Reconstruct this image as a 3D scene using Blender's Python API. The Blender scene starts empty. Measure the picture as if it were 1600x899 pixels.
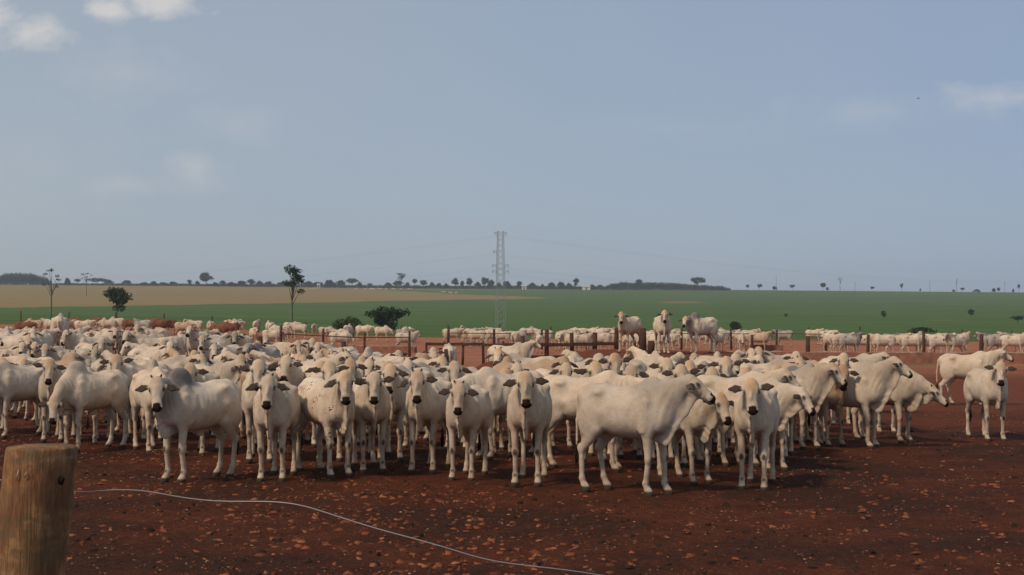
import bpy, math, random
import numpy as np
from mathutils import Vector, Matrix
R_ = math.radians
SC = bpy.context.scene
COL = SC.collection
# ------------------------------------------------------------------ camera, sky, sun, exposure
FPX = 2222.0; CAMZ = 2.2; HOR = 503.0        # focal length and level-line row at 1600 px width
cam = bpy.data.cameras.new('camera'); cam.lens = 50.0; cam.sensor_width = 36.0; cam.clip_start = .05; cam.clip_end = 30000
camo = bpy.data.objects.new('camera', cam); COL.objects.link(camo)
camo.location = (0,0,CAMZ); camo.rotation_euler = (R_(90)+math.atan((HOR-449.5)/FPX), 0, 0); SC.camera = camo
SUN_EL, SUN_AZ = 46.0, 230.0                 # azimuth clockwise from +Y (north): behind the camera to the left
SC.view_settings.view_transform = 'Standard'; SC.view_settings.look = 'None'; SC.view_settings.exposure = 0.0; SC.view_settings.gamma = 1.0
SC.view_settings.use_curve_mapping = False
w = bpy.data.worlds.new('World'); SC.world = w; w.use_nodes = True
N, L = w.node_tree.nodes, w.node_tree.links; N.clear()
def mk(t, **k):
    n = N.new(t)
    for a, b in k.items(): setattr(n, a, b)
    return n
sky = mk('ShaderNodeTexSky', sky_type='NISHITA', sun_disc=False, sun_elevation=R_(SUN_EL), sun_rotation=R_(SUN_AZ), altitude=600, air_density=1.0, dust_density=2.5, ozone_density=1.5)
tc = mk('ShaderNodeTexCoord')
# thin high veil over the whole sky, a few soft cumulus low on the left
hs = mk('ShaderNodeHueSaturation'); hs.inputs['Saturation'].default_value = .9; L.new(sky.outputs[0], hs.inputs['Color'])
def vmath(op, a, b=None):
    n = mk('ShaderNodeVectorMath', operation=op); L.new(a, n.inputs[0])
    if b is not None:
        if isinstance(b, tuple): n.inputs[1].default_value = b
        else: L.new(b, n.inputs[1])
    return n
def fmath(op, a, b, clamp=False):
    n = mk('ShaderNodeMath', operation=op, use_clamp=clamp)
    for i, v in enumerate((a, b)):
        if isinstance(v, (int, float)): n.inputs[i].default_value = v
        else: L.new(v, n.inputs[i])
    return n.outputs[0]
sep = mk('ShaderNodeSeparateXYZ'); L.new(tc.outputs['Generated'], sep.inputs[0])
X, Y_, Z = sep.outputs
az = fmath('DIVIDE', X, Y_); el = fmath('DIVIDE', Z, Y_)          # tangents, as seen ahead
cb = mk('ShaderNodeCombineXYZ'); L.new(az, cb.inputs[0]); L.new(el, cb.inputs[1])
nz = mk('ShaderNodeTexNoise'); nz.inputs['Scale'].default_value = 30; nz.inputs['Detail'].default_value = 9; nz.inputs['Roughness'].default_value = .62
st = vmath('MULTIPLY', cb.outputs[0], (1,1.5,1)); L.new(st.outputs[0], nz.inputs['Vector'])
nz2 = mk('ShaderNodeTexNoise'); nz2.inputs['Scale'].default_value = 3.0; nz2.inputs['Detail'].default_value = 5; L.new(st.outputs[0], nz2.inputs['Vector'])
def blob(cx, cy, rx, ry, gain, soft=.5):
    """soft oval of cloud centred at a photo pixel, edge broken up by noise"""
    a = fmath('DIVIDE', fmath('SUBTRACT', az, (cx-800)/FPX), rx/FPX); b = fmath('DIVIDE', fmath('SUBTRACT', el, (HOR-cy)/FPX), ry/FPX)
    r = fmath('SQRT', fmath('ADD', fmath('MULTIPLY', a, a), fmath('MULTIPLY', b, b)), 0)
    v = fmath('ADD', fmath('SUBTRACT', 1.0, r), fmath('MULTIPLY', fmath('SUBTRACT', nz.outputs[0], .5), 2.6))
    return fmath('MULTIPLY', fmath('DIVIDE', v, soft, True), gain)
blobs = [(45,50,78,32,.75,1.0), (-15,20,60,46,.75,1.0), (165,14,56,26,.75,.9), (250,4,74,36,.75,.9), (190,110,130,60,.20,1.4), (298,262,60,36,.34,1.3), (220,290,150,22,.18,1.3), (370,195,90,40,.16,1.4),
         (1570,152,110,30,.38,1.2), (1380,172,190,34,.16,1.4), (1100,200,300,30,.06,1.4), (60,250,200,120,.08,1.4)]
cl = None
for b in blobs:
    o = blob(*b); cl = o if cl is None else fmath('MAXIMUM', cl, o)
fwd = fmath('GREATER_THAN', Y_, 0.02)
cl = fmath('MULTIPLY', cl, fwd)
veil = mk('ShaderNodeMixRGB'); veil.inputs[0].default_value = VEIL = .72; L.new(hs.outputs[0], veil.inputs[1])
vr = mk('ShaderNodeMixRGB'); L.new(fmath('ADD', fmath('MULTIPLY', az, 1.1), fmath('ADD', .48, fmath('MULTIPLY', fmath('SUBTRACT', nz2.outputs[0], .5), .5)), True), vr.inputs[0])
vr.inputs[1].default_value = (4.1,4.6,5.1,1); vr.inputs[2].default_value = (2.75,3.6,5.2,1)
L.new(vr.outputs[0], veil.inputs[2])
mx = mk('ShaderNodeMixRGB'); L.new(cl, mx.inputs[0]); L.new(veil.outputs[0], mx.inputs[1]); mx.inputs[2].default_value = (7.0,6.7,6.4,1)
bg = mk('ShaderNodeBackground'); bg.inputs[1].default_value = .1; L.new(mx.outputs[0], bg.inputs[0])
out = mk('ShaderNodeOutputWorld'); L.new(bg.outputs[0], out.inputs[0])
sl = bpy.data.lights.new('sun', 'SUN'); sl.energy = 2.7; sl.angle = R_(7.0); sl.color = (1.0,.81,.61)
so = bpy.data.objects.new('sun', sl); COL.objects.link(so); so.location = (-40,-60,60)
d = Vector((math.sin(R_(SUN_AZ))*math.cos(R_(SUN_EL)), math.cos(R_(SUN_AZ))*math.cos(R_(SUN_EL)), math.sin(R_(SUN_EL))))
so.rotation_euler = d.to_track_quat('Z', 'Y').to_euler()
SC.cycles.max_bounces = 5; SC.cycles.diffuse_bounces = 2; SC.cycles.volume_bounces = 0; SC.cycles.use_denoising = True
# ------------------------------------------------------------------ materials
class NT:
    def __init__(s, name, rough=.85, spec=.2):
        s.m = bpy.data.materials.new(name); s.m.use_nodes = True; s.t = s.m.node_tree; s.b = s.t.nodes['Principled BSDF']
        s.b.inputs['Roughness'].default_value = rough; s.b.inputs['Specular IOR Level'].default_value = spec
    def n(s, t, **k):
        x = s.t.nodes.new(t)
        for a, b in k.items():
            if a.startswith('i_'): x.inputs[a[2:].replace('_', ' ')].default_value = b
            else: setattr(x, a, b)
        return x
    def l(s, a, b): s.t.links.new(a, b)
    def noise(s, scale, detail=4, vec=None, rough=.5, stretch=None):
        x = s.n('ShaderNodeTexNoise', i_Scale=scale, i_Detail=detail, i_Roughness=rough)
        if vec is None: vec = s.n('ShaderNodeTexCoord').outputs['Object']
        if stretch:
            mp = s.n('ShaderNodeMapping'); mp.inputs['Scale'].default_value = stretch; s.l(vec, mp.inputs[0]); vec = mp.outputs[0]
        s.l(vec, x.inputs['Vector']); return x.outputs[0]
    def ramp(s, v, stops):
        r = s.n('ShaderNodeValToRGB'); e = r.color_ramp.elements
        while len(e) < len(stops): e.new(.5)
        for i, (p, c) in enumerate(stops):
            e[i].position = p; e[i].color = (c, c, c, 1) if isinstance(c, (int, float)) else (*c, 1)
        s.l(v, r.inputs[0]); return r.outputs[0]
    def mix(s, f, a, b, mode='MIX'):
        x = s.n('ShaderNodeMixRGB', blend_type=mode)
        for i, v in enumerate((f, a, b)):
            if isinstance(v, (int, float)): x.inputs[i].default_value = v if i == 0 else (v, v, v, 1)
            elif isinstance(v, tuple): x.inputs[i].default_value = (*v, 1)
            else: s.l(v, x.inputs[i])
        return x.outputs[0]
    def math(s, op, a, b=0.0, clamp=False):
        x = s.n('ShaderNodeMath', operation=op, use_clamp=clamp)
        for i, v in enumerate((a, b)):
            if isinstance(v, (int, float)): x.inputs[i].default_value = v
            else: s.l(v, x.inputs[i])
        return x.outputs[0]
    def bump(s, h, dist, strength=1.0):
        x = s.n('ShaderNodeBump', i_Strength=strength, i_Distance=dist); s.l(h, x.inputs['Height']); s.l(x.outputs[0], s.b.inputs['Normal'])
    def col(s, c):
        if isinstance(c, tuple): s.b.inputs['Base Color'].default_value = (*c, 1)
        else: s.l(c, s.b.inputs['Base Color'])
def plain(name, c, var=.25, scale=8, rough=.8, spec=.2):
    t = NT(name, rough, spec); v = t.noise(scale, 5)
    t.col(t.mix(1.0, c, t.ramp(v, [(.25, 1-var), (.75, 1+var)]), 'MULTIPLY')); return t.m

def coat():
    t = NT('short_hair_coat', .80, .10); b = t.b
    b.inputs['Sheen Weight'].default_value = .0; b.inputs['Sheen Roughness'].default_value = .5
    at = t.n('ShaderNodeAttribute', attribute_name='pigment'); sp = t.n('ShaderNodeSeparateColor'); t.l(at.outputs['Color'], sp.inputs[0])
    oi = t.n('ShaderNodeObjectInfo'); tcn = t.n('ShaderNodeTexCoord').outputs['Object']
    off = t.n('ShaderNodeVectorMath', operation='ADD'); t.l(tcn, off.inputs[0]); rnd = t.math('MULTIPLY', oi.outputs['Random'], 40.0); t.l(rnd, off.inputs[1]); vec = off.outputs[0]
    big = t.noise(2.6, 4, vec); fine = t.noise(38, 4, vec, .6); mid = t.noise(9, 5, vec, .6)
    c = oi.outputs['Color']
    c = t.mix(1.0, c, t.ramp(big, [(.3, (.84,.79,.74)), (.70, (1.07,1.07,1.06))]), 'MULTIPLY')
    c = t.mix(t.ramp(mid, [(.50, 0.0), (.74, .6)]), c, t.mix(1.0, c, (.80,.68,.56), 'MULTIPLY'))
    c = t.mix(1.0, c, t.ramp(fine, [(.3, .93), (.7, 1.05)]), 'MULTIPLY')
    # red dust on the lower legs
    sx = t.n('ShaderNodeSeparateXYZ'); t.l(tcn, sx.inputs[0])
    low = t.math('MULTIPLY', t.math('SUBTRACT', .92, sx.outputs[2]), 1.25, True)
    dust = t.math('MULTIPLY', low, t.ramp(mid, [(.35, .1), (.7, .75)]), True)
    c = t.mix(dust, c, (.30,.17,.11))
    c = t.mix(t.math('MULTIPLY', sp.outputs[1], t.math('MULTIPLY', t.math('ADD', oi.outputs['Random'], .15), .75), True), c, t.mix(1.0, c, (.84,.62,.42), 'MULTIPLY'))
    c = t.mix(t.math('MULTIPLY', sp.outputs[2], oi.outputs['Alpha'], True), c, (.155,.135,.125))
    # freckles on a few animals
    fr = t.n('ShaderNodeAttribute', attribute_type='OBJECT', attribute_name='freckles')
    vo = t.n('ShaderNodeTexVoronoi', i_Scale=30.0); t.l(vec, vo.inputs['Vector'])
    dots = t.math('MULTIPLY', t.math('LESS_THAN', vo.outputs['Distance'], t.math('MULTIPLY', t.ramp(t.noise(4, 2, vec), [(.52,0.0),(.66,.34)]), 1.0)), fr.outputs['Fac'])
    c = t.mix(dots, c, (.05,.035,.03))
    c = t.mix(sp.outputs[0], c, t.mix(mid, (.014,.008,.006), (.034,.016,.010)))
    t.col(c)
    hb = t.math('ADD', t.math('MULTIPLY', mid, .6), t.math('MULTIPLY', t.noise(90, 3, vec, .6), .25))
    t.bump(hb, .03, .7)
    return t.m
M_COAT = coat()
M_EYE = plain('dark_eye', (.012,.008,.006), .1, 5, .15, .5)
M_HAIR = plain('black_tail_hair', (.025,.018,.015), .4, 60, .6)
M_HORN = plain('dark_horn', (.07,.05,.04), .3, 40, .5)
WHITE = (.62,.52,.41)
# ------------------------------------------------------------------ helpers for things, parts, labels
def tag(o, label=None, cat=None, group=None, kind=None):
    if label: o['label'] = label
    if cat: o['category'] = cat
    if group: o['group'] = group
    if kind: o['kind'] = kind
    return o
def link(name, data, parent=None):
    o = bpy.data.objects.new(name, data); COL.objects.link(o)
    if parent is not None: o.parent = parent
    return o
def mesh_obj(name, vs, fs, mat, parent=None, smooth=False):
    me = bpy.data.meshes.new(name); me.from_pydata([tuple(v) for v in vs], [], [tuple(f) for f in fs]); me.update()
    if smooth: me.polygons.foreach_set('use_smooth', [True]*len(me.polygons))
    for m in (mat if isinstance(mat, list) else [mat]): me.materials.append(m)
    return link(name, me, parent)
def np_mesh(name, V, Q, mats, smooth=False, mi=None, col=None, cname='tint'):
    V = np.asarray(V, np.float32); Q = np.asarray(Q, np.int32); n = Q.shape[1]
    me = bpy.data.meshes.new(name); me.vertices.add(len(V)); me.vertices.foreach_set('co', V.ravel())
    me.loops.add(Q.size); me.loops.foreach_set('vertex_index', Q.ravel())
    me.polygons.add(len(Q)); me.polygons.foreach_set('loop_start', np.arange(0, Q.size, n, dtype=np.int32))
    if mi is not None: me.polygons.foreach_set('material_index', np.asarray(mi, np.int32))
    me.update(calc_edges=True)
    if smooth: me.polygons.foreach_set('use_smooth', np.ones(len(Q), bool))
    if col is not None:
        a = me.color_attributes.new(cname, 'FLOAT_COLOR', 'POINT'); a.data.foreach_set('color', np.asarray(col, np.float32).ravel())
    for m in mats: me.materials.append(m)
    return me
def ss(v, a, b):
    t = np.clip((np.asarray(v, float)-a)/(b-a), 0, 1); return t*t*(3-2*t)
# ------------------------------------------------------------------ the lie of the land
CREST = 1300.0
def wob(X, Y, s, seed):
    r = np.random.RandomState(seed); o = 0
    for i in range(6):
        a = r.uniform(0, 6.28); k = s*r.uniform(.6, 1.8); o = o+np.sin(k*(X*math.cos(a)+Y*math.sin(a))+r.uniform(0, 6.28))
    return o/6
def ground_z(X, Y):
    X = np.asarray(X, float); Y = np.asarray(Y, float)
    az = np.clip(X/np.maximum(Y, 8), -.8, .8)
    z = .05*wob(X, Y, .35, 1)*ss(Y, 2, 14)
    # earth mound behind the herd, small one on the left, gentle rise of the left pens
    px = 800+FPX*az
    bk = 46.5+15.5*ss(px, 850, 930); mound = ss(px, 665, 775)*ss(-px, -1300, -1120)*ss(Y, 38.5, 43)*ss(bk-Y, 0, 3)
    z = z+1.02*mound*(1+.06*wob(X, Y, .9, 2))
    z = z+.50*np.exp(-(((X+15.9)/3.2)**2+((Y-50.5)/3.6)**2))
    z = z+.40*ss(-az, .10, .22)*ss(Y, 34, 46)
    Lf = np.where(az < 0, .25-3.6*az, .25-1.0*az)*ss(Y, 84, 165)
    px2 = 58-12*(az+.36)/.72
    zc = 2.2+px2*CREST/FPX
    t = np.clip((Y-165)/(CREST-165), 0, 1)
    z = z+Lf*(1-t)+zc*t**1.5+ss(Y, 200, 700)*.5*wob(X, Y, .008, 3)
    z = z-ss(Y, CREST, 2600)*(zc+20)-0*Y
    return z
def to_px(X, Y, Z): return 800+FPX*X/Y, HOR-(Z-CAMZ)*FPX/Y
def at(px, Y): return (px-800)/FPX*Y
def find_d(px, py, lo=100, hi=CREST):
    """how far away the ground lies that shows at a photo pixel"""
    d = np.linspace(lo, hi, 4000); X = at(px, d); y = to_px(X, d, ground_z(X, d))[1]
    i = np.argmax(y <= py); return float(d[i]) if y[i] <= py else hi
def tan_mask(px, py, d):
    low = np.interp(px, [-400,0,200,500,650,760,875], [484,481,478,473,469.5,468,466.2])
    high = np.interp(px, [-400,555,560,600,700,800,875], [300,300,449.5,453.5,459,463,466])
    n = .8*np.sin(px*.05)+.5*np.sin(px*.17+d*.01)
    m = ss(low-py+n*.4, -.5, .5)*ss(py-high+n*.4, -.4, .6)*(px < 885)
    return m*ss(d, 300, 340)
rows = np.concatenate([np.linspace(-60, 3, 22), np.geomspace(4, 40, 190), np.linspace(40.6, 75, 60), np.geomspace(76, 165, 60), np.linspace(168, CREST, 330), np.geomspace(CREST*1.02, 9000, 40)])
u = np.linspace(-1, 1, 421); u = np.sign(u)*(.55*np.abs(u)+.45*np.abs(u)**2.5)
YY, UU = np.meshgrid(rows, u, indexing='ij'); XX = UU*(np.maximum(YY, 0)*.85+45)
ZZ = ground_z(XX, YY)
near = ss(-YY, -60, -25)*ss(YY, 0, 5)
ZZ = ZZ+near*(.020*wob(XX, YY, 2.6, 5)+.012*wob(XX, YY, 7.0, 6)+.006*np.random.RandomState(3).randn(*XX.shape))
nr, nc = XX.shape; idx = np.arange(nr*nc).reshape(nr, nc)
Q = np.stack([idx[:-1,:-1], idx[:-1,1:], idx[1:,1:], idx[1:,:-1]], -1).reshape(-1, 4)
PX, PY = to_px(XX, np.maximum(YY, 1), ZZ)
azg = XX/np.maximum(YY, 8)
edge = 163+3*np.sin(XX*.06)+2*np.sin(XX*.21)
green = ss(YY, edge-2, edge+2); tanm = tan_mask(PX, PY, YY)*(YY > 165)
strip = ss(453.5-PY, 0, 1.0)*(PX > 560)*(PX < 960)*(YY > 900); tanm = np.maximum(tanm, strip*.6)
patch = ss(1-np.sqrt(((PX-1065)/46)**2+((PY-472.5)/1.9)**2), 0, .5)*(YY > 165)+.5*ss(1-np.sqrt(((PX-1480)/40)**2+((PY-500.5)/1.4)**2), 0, .5)*(YY > 165)
grass = ss(1-np.sqrt(((PX-1430)/95)**2+((PY-567)/6)**2), 0, .6)*(YY < 120)*(YY > 30)*.9
cols = np.stack([green, np.clip(tanm, 0, 1), np.clip(patch, 0, 1)+grass, np.ones_like(green)], -1).reshape(-1, 4)
def ground_mat():
    t = NT('red_soil_and_fields', .95, .08); at_ = t.n('ShaderNodeAttribute', attribute_name='land'); sp = t.n('ShaderNodeSeparateColor'); t.l(at_.outputs['Color'], sp.inputs[0])
    P = t.n('ShaderNodeNewGeometry').outputs['Position']; sx = t.n('ShaderNodeSeparateXYZ'); t.l(P, sx.inputs[0]); y = sx.outputs[1]
    n1 = t.noise(.35, 6, P, .6); n2 = t.noise(2.2, 6, P, .65); n3 = t.noise(14, 6, P, .7); n4 = t.noise(60, 3, P, .6)
    damp = t.mix(t.ramp(n2, [(.35, 0.0), (.65, 1.0)]), (.078,.0220,.0100), (.122,.0350,.0150))
    damp = t.mix(t.ramp(n1, [(.42, .85), (.56, 0.0)]), damp, (.046,.0190,.0105))
    damp = t.mix(t.ramp(n3, [(.55, 0.0), (.75, .8)]), damp, (.180,.060,.027))
    damp = t.mix(1.0, damp, t.ramp(n4, [(.3,.6),(.7,1.4)]), 'MULTIPLY'); damp = t.mix(t.ramp(t.noise(30, 5, P, .7), [(.36,.75),(.46,0.0)]), damp, (.030,.0150,.0090))
    dry = t.mix(t.ramp(n1, [(.35, 0.0), (.65, 1.0)]), (.29,.110,.056), (.38,.165,.090))
    dry = t.mix(1.0, dry, t.ramp(n2, [(.3,.8),(.7,1.2)]), 'MULTIPLY')
    mid_ = t.mix(1.0, t.mix(n2, (.135,.039,.019), (.205,.065,.032)), t.ramp(n3, [(.3,.8),(.7,1.25)]), 'MULTIPLY')
    wy = t.math('ADD', y, t.math('MULTIPLY', t.math('SUBTRACT', n1, .5), 16.0))
    f1 = t.math('MULTIPLY', t.math('SUBTRACT', wy, 27.0), .08, True); f2 = t.math('MULTIPLY', t.math('SUBTRACT', wy, 55.0), .06, True)
    soil = t.mix(f2, t.mix(f1, damp, mid_), dry)
    g1 = t.noise(.02, 5, P, .6, (.35,3.0,1)); g2 = t.mix(.5, t.noise(.35, 4, P, .6, (.4,1.6,1)), t.noise(.22, 3, P, .7, (.03,1.0,1)))
    grn = t.mix(t.ramp(g1, [(.32, 0.0), (.68, 1.0)]), (.050,.100,.022), (.086,.138,.032))
    grn = t.mix(1.0, grn, t.ramp(g2, [(.38,.74),(.62,1.22)]), 'MULTIPLY')
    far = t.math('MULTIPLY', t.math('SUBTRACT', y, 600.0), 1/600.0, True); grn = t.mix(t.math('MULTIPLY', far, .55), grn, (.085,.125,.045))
    tn = t.mix(1.0, t.mix(g1, (.20,.148,.050), (.26,.185,.070)), t.ramp(g2, [(.3,.9),(.7,1.1)]), 'MULTIPLY')
    fld = t.mix(sp.outputs[1], grn, tn)
    c = t.mix(sp.outputs[0], soil, fld)
    pg = t.mix(sp.outputs[0], (.10,.105,.035), (.26,.15,.075))
    c = t.mix(t.math('MULTIPLY', sp.outputs[2], t.ramp(g2, [(.2,.3),(.7,1.0)])), c, pg)
    t.col(c)
    vo = t.n('ShaderNodeTexVoronoi', i_Scale=4.5, feature='SMOOTH_F1'); t.l(P, vo.inputs['Vector']); pit = t.math('MULTIPLY', t.ramp(vo.outputs['Distance'], [(.12,0.0),(.38,1.0)]), t.ramp(n2, [(.35,.3),(.6,1.1)]))
    h = t.math('ADD', t.math('ADD', t.math('MULTIPLY', n3, .6), t.math('MULTIPLY', n4, .3)), t.math('MULTIPLY', pit, .55)); t.bump(h, .08, 1.0)
    return t.m
gm = np_mesh('ground', np.stack([XX, YY, ZZ], -1).reshape(-1, 3), Q, [ground_mat()], True, col=cols, cname='land')
tag(link('ground', gm), kind='structure')
# ------------------------------------------------------------------ cattle bodies
def _n(v):
    v = np.asarray(v, float); return v/(np.linalg.norm(v)+1e-9)

class Field:
    """a smooth union of tapered elliptical limbs sampled on a grid and skinned into one surface"""
    def __init__(self, lo, hi, h):
        self.lo = np.array(lo, float); self.h = h
        self.n = np.ceil((np.array(hi)-self.lo)/h).astype(int)+1
        self.f = np.full(self.n, 0.5, np.float32)
        self.ax = [self.lo[i]+h*np.arange(self.n[i]) for i in range(3)]
    def _win(self, lo, hi):
        a = np.maximum(((np.array(lo)-self.lo)/self.h).astype(int), 0)
        b = np.minimum(((np.array(hi)-self.lo)/self.h).astype(int)+2, self.n)
        if np.any(b <= a): return None
        sl = tuple(slice(a[i], b[i]) for i in range(3))
        X, Y, Z = np.meshgrid(*[self.ax[i][sl[i]] for i in range(3)], indexing='ij')
        return sl, X, Y, Z
    def limb(self, a, b, ra, rb, side=(0,1,0), k=0.03, carve=False):
        """ra, rb = (half width along side, half height across) at each end"""
        a = np.asarray(a, float); b = np.asarray(b, float)
        rm = max(max(ra), max(rb)); m = rm+k*2+self.h*3
        w = self._win(np.minimum(a, b)-m, np.maximum(a, b)+m)
        if w is None: return
        sl, X, Y, Z = w
        d = b-a; L = np.linalg.norm(d)
        t_ = d/L if L > 1e-6 else np.array([1.0,0,0])
        s_ = np.asarray(side, float); s_ = _n(s_-t_*np.dot(s_, t_)); u_ = np.cross(t_, s_)
        px, py, pz = X-a[0], Y-a[1], Z-a[2]
        al = px*t_[0]+py*t_[1]+pz*t_[2]
        tt = np.clip(al/max(L, 1e-6), 0, 1); w_ = al-tt*L
        s = px*s_[0]+py*s_[1]+pz*s_[2]; u = px*u_[0]+py*u_[1]+pz*u_[2]
        rs = ra[0]+(rb[0]-ra[0])*tt; ru = ra[1]+(rb[1]-ra[1])*tt; rmn = np.minimum(rs, ru); rw = (rs+ru)/2
        q = np.sqrt((s/rs)**2+(u/ru)**2+(w_/rw)**2+1e-9)
        g = np.sqrt((s/rs**2)**2+(u/ru**2)**2+(w_/rw**2)**2+1e-9)
        dist = q*(q-1)/g
        self._mix(sl, dist, k, carve)
    def ell(self, c, r, k=0.03, pitch=0.0, carve=False, yaw=0.0):
        c = np.asarray(c, float); m = max(r)+k*2+self.h*3
        w = self._win(c-m, c+m)
        if w is None: return
        sl, X, Y, Z = w
        x, y, z = X-c[0], Y-c[1], Z-c[2]
        if yaw: x, y = x*math.cos(yaw)+y*math.sin(yaw), -x*math.sin(yaw)+y*math.cos(yaw)
        if pitch: x, z = x*math.cos(pitch)+z*math.sin(pitch), -x*math.sin(pitch)+z*math.cos(pitch)
        q = np.sqrt((x/r[0])**2+(y/r[1])**2+(z/r[2])**2+1e-9)
        g = np.sqrt((x/r[0]**2)**2+(y/r[1]**2)**2+(z/r[2]**2)**2+1e-9)
        self._mix(sl, q*(q-1)/g, k, carve)
    def _mix(self, sl, d, k, carve):
        f = self.f[sl]
        if carve:
            h = np.clip(0.5-0.5*(f+d)/k, 0, 1); self.f[sl] = f*(1-h)-d*h+k*h*(1-h)
        else:
            h = np.clip(0.5+0.5*(d-f)/k, 0, 1); self.f[sl] = d*(1-h)+f*h-k*h*(1-h)
    def skin(self):
        """surface nets: one vertex per crossed cell, one quad per crossed edge"""
        f = self.f; ins = f < 0
        c = np.zeros(np.array(f.shape)-1, np.int8)
        cs = [(i, j, k) for i in (0,1) for j in (0,1) for k in (0,1)]
        sh = lambda A, o: A[o[0]:A.shape[0]-1+o[0], o[1]:A.shape[1]-1+o[1], o[2]:A.shape[2]-1+o[2]]
        for o in cs: c += sh(ins, o)
        act = (c > 0) & (c < 8); idx = np.argwhere(act)
        num = np.zeros((len(idx), 3)); den = np.zeros(len(idx))
        for a in cs:
            for ax in range(3):
                if a[ax]: continue
                b = list(a); b[ax] = 1
                fa = f[idx[:,0]+a[0], idx[:,1]+a[1], idx[:,2]+a[2]]; fb = f[idx[:,0]+b[0], idx[:,1]+b[1], idx[:,2]+b[2]]
                m = (fa < 0) != (fb < 0); t = np.where(m, fa/(fa-fb+1e-12), 0)
                p = np.repeat(np.array([a], float), len(idx), 0); p[:, ax] += t
                num += p*m[:, None]; den += m
        V = (idx+num/den[:, None])*self.h+self.lo
        vid = np.full(act.shape, -1, np.int64); vid[tuple(idx.T)] = np.arange(len(idx))
        F = []
        for ax in range(3):
            o1, o2 = (ax+1) % 3, (ax+2) % 3
            s0 = [slice(None)]*3; s1 = [slice(None)]*3; s0[ax] = slice(0, -1); s1[ax] = slice(1, None)
            A = ins[tuple(s0)]; B = ins[tuple(s1)]
            e = np.argwhere(A != B)
            e = e[(e[:, o1] > 0) & (e[:, o2] > 0) & (e[:, o1] < f.shape[o1]-1) & (e[:, o2] < f.shape[o2]-1)]
            sgn = A[tuple(e.T)]
            def cell(d1, d2):
                q = e.copy(); q[:, o1] -= d1; q[:, o2] -= d2; return vid[tuple(q.T)]
            q = np.stack([cell(1,1), cell(0,1), cell(0,0), cell(1,0)], 1)
            q[~sgn] = q[~sgn][:, ::-1]; F.append(q)
        return V, np.concatenate(F)

def rot_y(a): c, s = math.cos(a), math.sin(a); return np.array([[c,0,s],[0,1,0],[-s,0,c]])
def rot_z(a): c, s = math.cos(a), math.sin(a); return np.array([[c,-s,0],[s,c,0],[0,0,1]])
def rot_x(a): c, s = math.cos(a), math.sin(a); return np.array([[1,0,0],[0,c,-s],[0,s,c]])

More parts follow.
